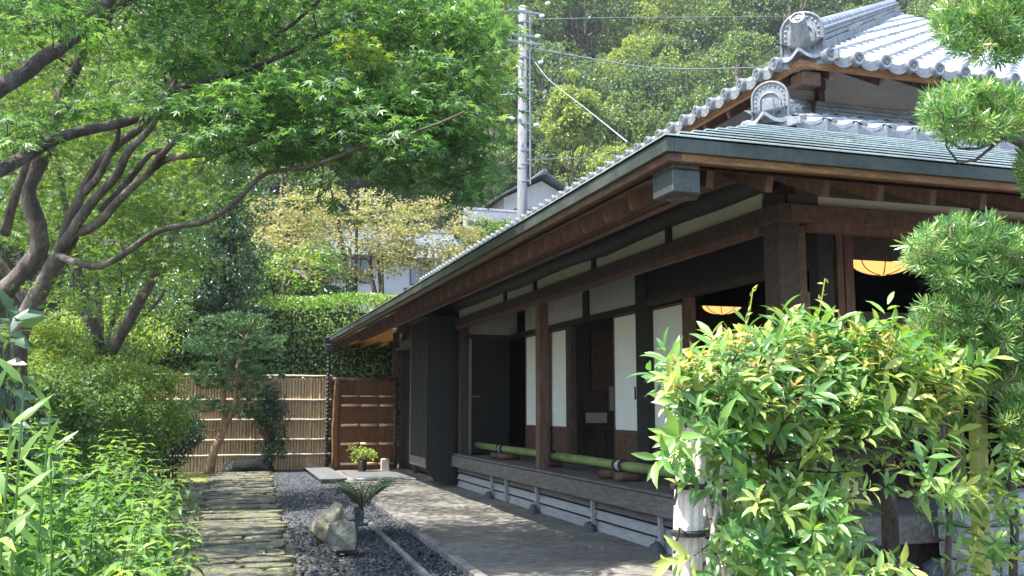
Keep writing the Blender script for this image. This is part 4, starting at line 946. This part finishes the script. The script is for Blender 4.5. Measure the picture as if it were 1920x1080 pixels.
# ================================================================ TREES BEHIND, LEFT
ym=thing('maple_tree',(-1.8,15.5,0),'lighter lime green maple behind the winding maple stems','tree')
tw=M(); bs=[smooth_path([(-1.8,15.5,0),(-1.6,15.4,2.0),(-2.0,15,3.6),(-2.4,14.8,5.5)],4),smooth_path([(-1.6,15.4,2.0),(-.8,15,3.6),(-.2,14.6,5.2)],4),smooth_path([(-1.7,15.4,1.6),(-2.8,15,3.2),(-3.8,15,4.6)],4)]
tm=M(); [tm.tube(p,list(np.linspace(.11,.03,len(p))),8,True,.15) for p in bs]; tm.build('trunk',bark_pale,ym,True)
C=region([(120,330,170,130,60,13,16),(260,450,130,90,34,13,15.5),(60,180,140,120,40,13,16),(330,330,90,110,30,13,15),(300,120,160,90,26,13,16)]); sprays(C,.5,60,(.06,.10),L_maple_y,ym,(tw,np.concatenate([np.array(b) for b in bs])),T_CARD if False else T_MAPLE); tw.build('branch',bark_pale,ym,True)
def T3(px,py,Y): return at(px,py,Y)
def ptree(name,px,py,rx,ry,Y,basepx,label,lm,bm,nclump,per,size,cat='tree',cr=None,**k):
    c=at(px,py,Y); R=(rx/F*Y,rx/F*Y*.9,ry/F*Y); b=at(basepx,800,Y); 
    return tree(name,(b[0],Y,gz(b[0],Y)),c[2],c,R,nclump,per,cr or R[0]*.3,lm,bm,size,label,cat,**k)
ptree('evergreen_tree',425,470,85,230,23.4,430,'tall dense dark evergreen behind the arching maple branch',L_ever,bark_dark,85,190,(.07,.11),fill=.35,tr=.12,low=-1,flat=.9)
ptree('evergreen_tree',340,600,120,120,24.5,340,'dark evergreen with small glossy leaves just behind the fence',L_ever,bark_dark,60,190,(.07,.12),fill=.3,low=-1)
# multi-stemmed small tree
mt=thing('small_tree',(-1.3,17.5,0),'small tree with several pale slender trunks behind the shrubs','tree')
m=M(); base=np.array([-.95,17.5,0]); 
for i,(pxs) in enumerate(([(195,700),(188,600),(178,500),(170,380)],[(195,700),(210,610),(235,540),(262,420)],[(200,690),(222,560),(228,430),(240,330)],[(205,700),(240,620),(300,560),(330,470)],[(185,690),(160,600),(120,540),(90,450)])):
    p=smooth_path([base]+bp(pxs,17.5,17.2),4); m.tube(p,list(np.linspace(.09 if i==0 else .055,.02,len(p))),8,True,.15)
m.build('trunk',bark_pale,mt,True)
C=region([(240,560,130,60,24,16.5,18.5),(130,430,150,60,26,16.5,18.5),(200,640,90,30,8,16,17.5)]); P,D,Nn,Sz=clump_pts(C,np.full(len(C),.34),110,.5,(.06,.1)); leafobj('crown',P,D,Nn,Sz,T_OVAL,L_azalea,mt)
# shrubs
def shrub(px,py,rx,ry,Y,label,lm,nc,per,size,name='shrub',cr=.2,tpl=T_OVAL,**k):
    c=at(px,py,Y); R=(rx/F*Y,rx/F*Y*.8,ry/F*Y); t=thing(name,(c[0],Y,0),label,name.replace('_',' '))
    cc=crown_centers(c,R,nc,.55,k.get('low',-.9)); cc[:,2]=np.maximum(cc[:,2],.08); P,D,Nn,Sz=clump_pts(cc,np.full(nc,cr)*(.7+.6*RS.rand(nc)),per,.8,size,droop=.1); leafobj('leaves',P,D,Nn,Sz,tpl,lm,t)
    m=M(); b=np.array([c[0],Y,0]); [limb(m,b+RS.randn(3)*[.06,.06,0],q,.018,.004) for q in cc[:20]]; m.build('stem',bark_dark,t); return t
shrub(165,790,115,100,13.2,'rounded dark green clipped shrub in front of the small tree trunks',L_azalea,120,150,(.035,.06),cr=.16)
shrub(270,765,62,95,15.5,'yellow green sunlit shrub beside the fence left of the pine',L_yel,90,120,(.045,.08),cr=.18)
shrub(70,690,120,80,15.0,'bright yellow green shrub below the maple trunk',L_yel,90,130,(.05,.08),cr=.2)
shrub(60,820,100,110,11.2,'dark leafy shrub low at the edge behind the tall herbs',L_azalea,90,120,(.05,.08),cr=.18)
shrub(205,690,55,50,18.5,'fine leaved dark shrub by the left part of the fence',L_ever,70,130,(.05,.09),cr=.22)
shrub(320,815,45,60,18.2,'low dark shrub touching the fence rails left of the pine',L_ever,60,110,(.05,.08),cr=.2)
shrub(190,640,110,50,20.5,'light green shrub rising over the fence behind the small tree',L_yel,70,110,(.06,.1),cr=.28)
# slim shrub before the fence
shrub(508,800,26,85,21.2,'slim upright dark shrub trained against the bamboo fence',L_ever,60,60,(.055,.085),cr=.13)
# cloud pine
pi=thing('pine_tree',(0.02,21.2,0),'small leaning pine with layered needle pads before the fence','pine tree')
m=M(); p1=smooth_path(bp([(392,888),(400,850),(420,800),(418,740),(412,690),(420,640)],21.2,21.2),4); p2=smooth_path(bp([(420,800),(440,760),(443,700),(455,650),(475,600)],21.2,21.0),4)
m.tube(p1,list(np.linspace(.12,.012,len(p1))),9,True,.2); m.tube(p2,list(np.linspace(.07,.01,len(p2))),8,True,.2); m.build('trunk',bark_pine,pi,True)
PP=[(400,650,60,18),(470,660,60,18),(430,720,65,16),(490,705,45,14),(380,760,45,16),(455,775,40,14),(430,690,60,14),(500,640,40,16),(440,610,70,22),(350,800,38,14),(480,745,38,10),(390,705,40,12)]
P=[];D=[];Nn=[];Sz=[]; m=M(); trk=np.array(p1[8:]+p2)
for cx,cy,rx,ry in PP:
    e=at(cx,cy+ry*.5,21.1); s=trk[np.argmin(np.linalg.norm(trk-e,axis=1))]; limb(m,s,e,.03,.01,.3,6)
    C=region([(cx,cy,rx,ry,int(rx*ry/12),20.7,21.5)])
    for c in C:
        k=26; d=nrm(RS.randn(k,3)*[.8,.8,.5]+[0,0,.8]); P.append(np.tile(c,(k,1)));D.append(d);Nn.append(rdir(k));Sz.append(np.full(k,.11))
leafobj('needles',np.concatenate(P),np.concatenate(D),np.concatenate(Nn),np.concatenate(Sz),T_NEEDLE,L_pine,pi); m.build('branch',bark_pine,pi,True)
# hedge
hd=thing('hedge',(1.5,24.5,0),'high clipped hedge with a flat sunlit top behind the fence','hedge')
hx0,hx1,hy0,hy1=-2.6,8.0,24.0,25.6; hz=4.15
n=30000; face=RS.rand(n); P=np.zeros((n,3)); P[:,0]=RS.uniform(hx0,hx1,n)
fr=face<.62; P[fr,1]=hy0-.1+.22*np.abs(RS.randn(fr.sum())); P[fr,2]=RS.uniform(.3,hz,fr.sum())
tp=~fr; P[tp,1]=RS.uniform(hy0,hy1,tp.sum()); P[tp,2]=hz-.1*np.abs(RS.randn(tp.sum()))
P[:,2]+=.05*np.sin(P[:,0]*2.3)+.14*(P[:,0]-1)/3; P[:,1]+=.08*np.sin(P[:,0]*3.1+P[:,2]*2.7)
D=np.where(fr[:,None],np.array([0,-.6,.4]),np.array([0,0,1.]))+.8*RS.randn(n,3); Nn=np.where(fr[:,None],np.array([0,-1,.5]),np.array([0,-.2,1.]))+.5*RS.randn(n,3)
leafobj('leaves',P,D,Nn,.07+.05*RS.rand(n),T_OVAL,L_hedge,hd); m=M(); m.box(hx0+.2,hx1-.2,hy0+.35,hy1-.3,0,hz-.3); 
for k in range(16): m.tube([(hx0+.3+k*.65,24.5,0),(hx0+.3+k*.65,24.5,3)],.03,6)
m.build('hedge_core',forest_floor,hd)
# ================================================================ GATE ROOF, BACKGROUND HOUSES, POLES
gt=thing('garden_gate',(4,23,0),'small gate with bright bamboo lattice under its lean-to roof behind the house end','gate')
gy0,gy1=22.3,24.6
A=at(618,655,gy0);Bq=at(735,612,gy0)
m=M()
gz0,gz1=2.92,3.22
for k in range(13):
    f=k/12; y=gy1+(gy0-gy1)*f; m.box(2.68+.62*f,5.2,y-.02,y+.02,gz0+(gz1-gz0)*f+.04,gz0+(gz1-gz0)*f+.06)
for k in range(7): x=2.68+k*.42; m.tube([(x,gy1+.15,gz0-.04),(x+.62,gy0,gz1+.01)],.032,8)
m.tube([(2.6,gy1-.1,gz0),(5.3,gy1-.1,gz0)],.035,8); m.tube([(2.64,gy1,gz0),(3.26,gy0,gz1)],.03,8)
m.build('bamboo_lattice',lattice_m,gt); m=M(); m.extr([(3.2,gy0,gz1+.07),(5.3,gy0,gz1+.07),(5.3,gy1,gz0+.07),(2.6,gy1,gz0+.07)],(0,0,.01)); m.build('roof',reed_mat,gt)
m=M(); x=float(at(742,700,22.6)[0]); m.box(x-.07,x+.07,22.55,22.69,0,3.6); m.build('gate_post',wood_brown,gt)
def bhouse(x,y,z,wx,wy,hh,label,ridge_x=True,rc=tile_dark,wc=plaster_grey,rh=1.6,ov=.7):
    t=thing('background_house',(x,y,z),label,'house'); m=M(); m.box(x-wx/2,x+wx/2,y-wy/2,y+wy/2,z-3,z+hh)
    if ridge_x:
        for sx in(-1,1): m.extr([(x+sx*wx/2,y-wy/2,z+hh),(x+sx*wx/2,y+wy/2,z+hh),(x+sx*wx/2,y,z+hh+rh*(wy/2)/(wy/2+ov))],(-sx*.1,0,0))
    else: m.extr([(x-wx/2,y-wy/2,z+hh),(x+wx/2,y-wy/2,z+hh),(x,y-wy/2,z+hh+rh*(wx/2)/(wx/2+ov))],(0,wy,0))
    m.build('wall',wc,t); m=M()
    for sg_ in(-1,1):
        n=14
        for k in range(n):
            f0,f1=k/n,(k+1)/n+.02
            if ridge_x:
                q=[(x-wx/2-ov,y+sg_*(wy/2+ov)*(1-f0),z+hh-.25+(rh+.25)*f0+.03),(x+wx/2+ov,y+sg_*(wy/2+ov)*(1-f0),z+hh-.25+(rh+.25)*f0+.03),(x+wx/2+ov,y+sg_*(wy/2+ov)*(1-f1),z+hh-.25+(rh+.25)*f1),(x-wx/2-ov,y+sg_*(wy/2+ov)*(1-f1),z+hh-.25+(rh+.25)*f1)]
            else: q=[(x+sg_*(wx/2+ov)*(1-f0),y-wy/2-ov,z+hh-.25+(rh+.25)*f0+.03),(x+sg_*(wx/2+ov)*(1-f0),y+wy/2+ov,z+hh-.25+(rh+.25)*f0+.03),(x+sg_*(wx/2+ov)*(1-f1),y+wy/2+ov,z+hh-.25+(rh+.25)*f1),(x+sg_*(wx/2+ov)*(1-f1),y-wy/2-ov,z+hh-.25+(rh+.25)*f1)]
            m.extr(q,(0,0,.06))
    if ridge_x: m.tube([(x-wx/2-ov,y,z+hh+rh+.08),(x+wx/2+ov,y,z+hh+rh+.08)],.16,8)
    else: m.tube([(x,y-wy/2-ov,z+hh+rh+.08),(x,y+wy/2+ov,z+hh+rh+.08)],.16,8)
    m.build('roof',rc,t)
    nw=max(2,int(wx/2.2))
    for k in range(nw):
        xx=x-wx/2+wx*(k+.5)/nw; f=M(); y_=y-wy/2-.03
        for (a,b,c,d) in ((-.55,.55,-.05,0),(-.55,.55,1.1,1.15),(-.55,-.5,0,1.1),(.5,.55,0,1.1),(-.02,.02,0,1.1)): f.box(xx+a,xx+b,y_-.03,y_+.03,z+hh*.45+c,z+hh*.45+d)
        w_=f.build('window',wood_dark,t); g=M(); g.box(xx-.5,xx+.5,y_-.005,y_+.01,z+hh*.45,z+hh*.45+1.1); g.build('pane',glass_m,w_)
    return t
h1=at(975,380,52); bhouse(h1[0]+1.0,54,h1[2]-3.2,4.6,6,3.2,'house with pale gable and grey tiled roof behind the tall utility pole',False,rh=1.5)
h2=at(1000,385,47); bhouse(h2[0]+.6,50,h2[2]-3.0,7,4,2.2,'lower tiled roof wing in front of the gabled house by the pole',True,rh=.9)
h3=at(730,480,46); bhouse(h3[0],48,h3[2]-2.6,6,5,2.6,'white house half hidden behind the ochre maples',True)
h4=at(600,470,60); bhouse(h4[0],60,h4[2]-3,6,6,2.6,'pale house far behind the ochre maple trunks',True)
h5=at(700,590,36); bhouse(h5[0]-.5,36,gz(h5[0],36)-.2,8,4,2.2,'low grey roofed shed between the hedge and the ochre maples',True,rh=.8,wc=plaster_grey)
def pole(px,py,Y,r,label,arms=True):
    p=at(px,py,Y); b=(p[0]-.05,Y,gz(p[0],Y)-.3); t=thing('utility_pole',b,label,'utility pole','utility poles'); m=M(); m.tube([b,(p[0],Y,p[2])],[r*1.3,r*.85],14); m.build('shaft',pole_m,t,True)
    if arms:
        m=M(); 
        for py2,L in ((28,.55),(72,.3),(85,.6)):
            q=at(px,py2,Y); m.box(q[0]-L,q[0]+L,Y-r-.12,Y-r-.04,q[2]-.04,q[2]+.04)
        for py2 in (45,112,150,212,235,285,310,342):
            q=at(px+2,py2,Y); m.lathe((q[0]-.0,Y,q[2]),[(0,r*1.25),(.05,r*1.25)],12)
        m.tube([(p[0]+r+.05,Y-.1,p[2]-.2),(p[0]+r+.05,Y-.12,p[2]-6)],.03,6); m.build('crossarm',metalplate,t)
        for dx,py2 in ((.7,8),(.5,33),(-.4,72),(.35,72),(.45,120),(-.35,230),(.3,238)):
            m=M(); q=at(px,py2,Y); m.lathe((q[0]+dx,Y-r-.1,q[2]),[(0,.03),(.04,.055),(.08,.035),(.12,.06),(.18,.02)],10,(.8 if dx>0 else -.8,0,.3))
            m.build('insulator',white_m,t,True)
    return t
pole(980,12,28,.155,'tall grey utility pole with insulators behind the tiled eave'); pole(873,388,38,.11,'short thin utility pole in front of the white house',False)
q=at(873,395,38); 
def cable(pts,r,label,ma=cable_m):
    m=M(); m.tube(smooth_path(pts,8),r,6); tag(m.build('overhead_cable',ma,None,True),label,'cable','overhead cables')
cable([at(998,90,28),at(1120,112,30),at(1240,128,32),at(1400,127,35),at(1520,118,38)],.022,'pale cable sagging from the tall pole towards the roof corner')
cable([at(1000,112,28),at(1030,150,26),at(1100,205,20),at(1176,266,14)],.012,'blue cable slanting from the tall pole down to the eave')
cable([at(995,36,28),at(1150,33,32),at(1300,32,36),at(1500,30,45)],.012,'thin upper wire running level from the top of the pole')
cable([at(976,176,28),at(900,180,30),at(700,190,36),at(400,210,45)],.02,'cable running from the pole towards the maple crown')
cable([at(976,300,28),at(1080,296,34),at(1130,293,38),at(1300,280,50)],.014,'lower wire crossing in front of the dark hillside trees')
cable([at(-20,148,20),at(60,146,22),at(160,140,25)],.012,'upper of the thin wires seen through the maple at the far edge')
cable([at(-20,222,20),at(60,224,22),at(160,226,25)],.012,'lower of the thin wires seen through the maple at the far edge')
# ================================================================ OCHRE MAPLES, MID TREES, HILL FOREST
def omaple(px,py,rx,ry,Y,basepx,label,nc,mt_=L_autumn,size=(.09,.14),per=52):
    c=at(px,py,Y); b=at(basepx,700,Y); t=thing('ochre_maple',(b[0],Y,gz(b[0],Y)),label,'tree','ochre maples behind the hedge')
    bb=np.array([b[0],Y,gz(b[0],Y)]); C=region([(px,py,rx,ry,nc,Y-1.6,Y+1.6)]); tm=M(); bs=[]
    for k in range(3):
        e=C[RS.randint(nc)]; p=smooth_path([bb,bb*.5+at(basepx,py+ry*.5,Y)*.5,at(basepx+(k-2)*12,py+ry*.35,Y),e],5); bs.append(np.array(p)); tm.tube(p,list(np.linspace(.14 if k==0 else .09,.03,len(p))),8,True,.2)
    tm.build('trunk',bark_pale,t,True); tw=M(); sprays(C,.5,per,size,mt_,t,(tw,np.concatenate(bs)),T_CARD,.2,.14); tw.build('branch',bark_pale,t,True)
omaple(640,440,140,90,29,668,'ochre and green maple with forked trunks behind the hedge',150)
omaple(800,440,100,80,31,720,'ochre maple in front of the white house, nearest the roof line',95)
omaple(545,420,70,70,33,560,'orange tinted maple beside the dark evergreen',60)
ptree('round_tree',925,455,60,45,33,925,'green tree in front of the lower tiled wing beside the small pole',L_azalea,bark_dark,40,110,(.10,.16))
ptree('round_tree',870,500,50,40,32,860,'ochre green small tree close above the eave',L_autumn,bark_pale,30,90,(.10,.15))
omaple(560,500,80,50,27,560,'pale green maple low above the hedge end',30,L_maple_y)
ptree('round_tree',600,560,60,30,27.5,600,'small round dark green pine-like tree above the hedge',L_ever,bark_dark,30,90,(.10,.16))
ptree('round_tree',520,520,50,60,30,520,'leafy green tree between the evergreen and the ochre maples',L_azalea,bark_dark,40,110,(.12,.18))
# hill trees: a few shapes, copied
protos=[]
LAB=['grey green broadleaf tree on the hillside forest','dark green evergreen tree on the hillside forest','yellowish green tree standing in the hillside forest']
for v in range(6):
    nc=46; cc=crown_centers((0,0,5.2),(2.9,2.9,3.0),nc,.62,-.5); lm=[0,1,0,1,2,1][v]
    P,D,Nn,Sz=clump_pts(cc,.72*(.5+.8*RS.rand(nc)),120,.62,(.15,.27),droop=.0,up=.9)
    t=thing('hillside_tree',(0,0,0),LAB[lm],'tree','trees of the hillside forest'); leafobj('crown',P,D,Nn,Sz,T_CARD,L_hill[lm],t)
    m=M(); m.tube([(0,0,-1),(.1,0,2),(-.1,.1,4),(0,0,6.6)],[.26,.2,.14,.05],7); [limb(m,(0,0,random.uniform(1.5,5)),c,.09,.03) for c in cc[::4]]; m.build('trunk',bark_pale,t,True); protos.append(t)
spots=[]
y=37.
while y<140:
    st=4.6+ (y-35)*.022; x=-.17*y*1.0-14
    while x<y*.98+10:
        xx=x+random.uniform(-1.4,1.4); yy=y+random.uniform(-1.5,1.5); px=960+F*math.tan(math.atan2(xx,yy)-YAW)
        behind_roof=px>1560; clear=(yy<58 and 560<px<1080) or (yy<44 and px>480)
        if not clear and -260<px<1800 : spots.append((xx,yy,px))
        x+=st
    y+=st*.92
random.shuffle(spots); spots=sorted(spots,key=lambda s:s[1]); print('hill trees',len(spots))
used=set()
for i,(x,y,px) in enumerate(spots[:300]):
    v=RS.choice([0,1,2,3,4,5],p=[.26,.12,.22,.12,.14,.14]); t=protos[v] if v not in used else copyt(protos[v]); used.add(v)
    s=random.uniform(.85,1.35)*(1.25 if y>80 else 1); t.location=(x,y,gz(x,y)-.6); t.rotation_euler=(0,0,random.uniform(0,6.28)); t.scale=(s,s,s*random.uniform(.9,1.25))
ptree('lime_tree',1075,225,60,95,50,1075,'bright yellow green tree right of the tall pole',L_hill[2],bark_pale,60,150,(.18,.3),cat='tree')
ptree('lime_tree',1150,330,50,60,46,1150,'smaller fresh green tree just above the tiled eave',L_hill[2],bark_pale,40,110,(.16,.28),cat='tree')
# near side trees just outside the view, left of the garden and behind
# ================================================================ UNDERGROWTH
n=760; P=[];D=[];Nn=[];Sz=[];R=[]; m=M(); k=0
while k<n:
    y=random.uniform(2.7,14)**1.0; x=random.uniform(-.33*y-.3,-.02-(.12 if y<9 else .3)); 
    edge=min(1,max(0,(-.1-x)/.8)); hgt=(.40+.76*edge**.7)*random.uniform(.6,1.2)
    if y<4: hgt*=.8
    if y>9.5: hgt*=.85
    if random.random()>.6+.4*edge: continue
    k+=1; lx,ly=random.uniform(-.12,.18),random.uniform(-.15,.1); pts=[np.array([x+lx*s*s,y+ly*s*s,hgt*s]) for s in np.linspace(0,1,6)]
    m.tube(pts,[.0035,.003,.003,.0025,.002,.0015],3,False); r0=RS.rand()
    nl=int(hgt/.085); ph=random.uniform(0,3)
    for i in range(2,nl+1):
        s=i/nl; p=np.array([x+lx*s*s,y+ly*s*s,hgt*s])
        for q in(0,math.pi):
            a=ph+i*1.57+q; d=np.array([math.cos(a),math.sin(a),.05-.55*random.random()+.5*s**4]); P.append(p);D.append(d);Nn.append(np.array([0,0,1.])+d*.3+.15*RS.randn(3)); Sz.append((.085+.075*math.sin(math.pi*min(1,s*.8+.1)))*random.uniform(.7,1.2)*(1 if s<.93 else .6)); R.append(min(1,.25*r0+.35*RS.rand()+.4*s**3))
ug=leafobj('undergrowth',P,D,Nn,Sz,T_HERB,L_herb,None,np.array(R)); tag(ug,'thick patch of knee-high leafy herbs beside the slab path','undergrowth',kind='stuff'); m.build('herb_stems',L_herb,ug)
# low ground cover under it
n=9000; y=RS.uniform(3,19,n); x=-.1-RS.rand(n)*(.3*y); P=np.stack([x,y,RS.rand(n)*.16],1)
tag(leafobj('ground_cover',P,RS.randn(n,3)*[1,1,.3]+[0,0,.5],np.tile([[0,0,1.]],(n,1))+.4*RS.randn(n,3),.03+.05*RS.rand(n),T_HERB,L_azalea),'low dark leaves covering the soil under the herbs','ground cover',kind='stuff')
# bamboo grass at the left edge
sa=thing('bamboo_grass',(-.85,4.3,0),'light green bamboo grass with long upright blades at the edge','bamboo grass')
P=[];D=[];Nn=[];Sz=[];m=M()
for bpx,tpx,tpy,Yq in ((25,45,720,4.2),(60,95,770,4.4),(0,20,800,4.0),(120,95,850,4.4),(-20,-10,740,4.1)):
    A=np.array([at(bpx,1000,Yq)[0],Yq,.1]);Bq=at(tpx,tpy,Yq); m.tube([A,(A+Bq)/2,Bq],.005,5)
    for s in np.linspace(.35,1,7): 
        a=random.uniform(0,6.28); P.append(A+(Bq-A)*s);D.append([math.cos(a),math.sin(a)*.6,.75+.3*s]);Nn.append([-math.cos(a)*.5+.1*RS.randn(),-1.2,.6]);Sz.append(random.uniform(.12,.19))
leafobj('blades',P,D,Nn,Sz,T_LAN if False else T([(0,0,0),(-.09,.25,.01),(.09,.25,.01),(-.08,.6,-.02),(.08,.6,-.02),(0,1,-.15)],[(0,2,1),(1,2,4,3),(3,4,5)]),L_sasa,sa); m.build('stem',L_sasa,sa)
# broad leaved plant at far left edge
bl=thing('broad_leaf_shrub',(-1.1,6.3,0),'dark broad-leaved shrub at the very edge below the maple trunk','shrub'); C=region([(0,700,40,80,22,6,6.6),(20,850,40,80,20,6,6.6)]); rosettes(C,RS.randn(len(C),3)+[0,-.3,.5],(5,7),(.12,.2),T_OVAL,L_ever,'leaves',bl); m=M(); [limb(m,(-1.2,6.3,0),c,.012,.004) for c in C]; m.build('stem',bark_dark,bl)
print('TOTAL verts',sum(len(o.data.vertices) for o in bpy.data.objects if o.type=='MESH' and o.data.users<2))

n=420; y=RS.uniform(4,21,n); x=RS.uniform(-.1,4.2,n); P=np.stack([x,y,np.where(x<prr(y),.062,.047)],1)
L_dry=leafmat('dry_leaf',[(.12,.07,.03),(.3,.2,.08),(.5,.42,.2)],.1,.7,.3,.2)
tag(leafobj('fallen_leaves',P,RS.randn(n,3)*[1,1,.15],np.tile([[0,0,1.]],(n,1))+.2*RS.randn(n,3),.02+.03*RS.rand(n),T_OVAL,L_dry),'small dry fallen leaves scattered over the path and yard','leaves',kind='stuff')
# ================================================================ HAZE
m=M(); m.box(-175,205,-70,410,-1.2,150); hz_=m.build('haze',soil,None); hm=bpy.data.materials.new('haze'); hm.use_nodes=True; nt=hm.node_tree; nt.nodes.remove(nt.nodes['Principled BSDF'])
pv=nt.nodes.new('ShaderNodeVolumePrincipled'); pv.inputs['Color'].default_value=(.85,.92,1,1); pv.inputs['Density'].default_value=.0004; pv.inputs['Anisotropy'].default_value=.2
nt.links.new(pv.outputs[0],nt.nodes['Material Output'].inputs['Volume']); hz_.data.materials[0]=hm; tag(hz_,'thin bluish summer haze over the hillside','haze',kind='stuff')
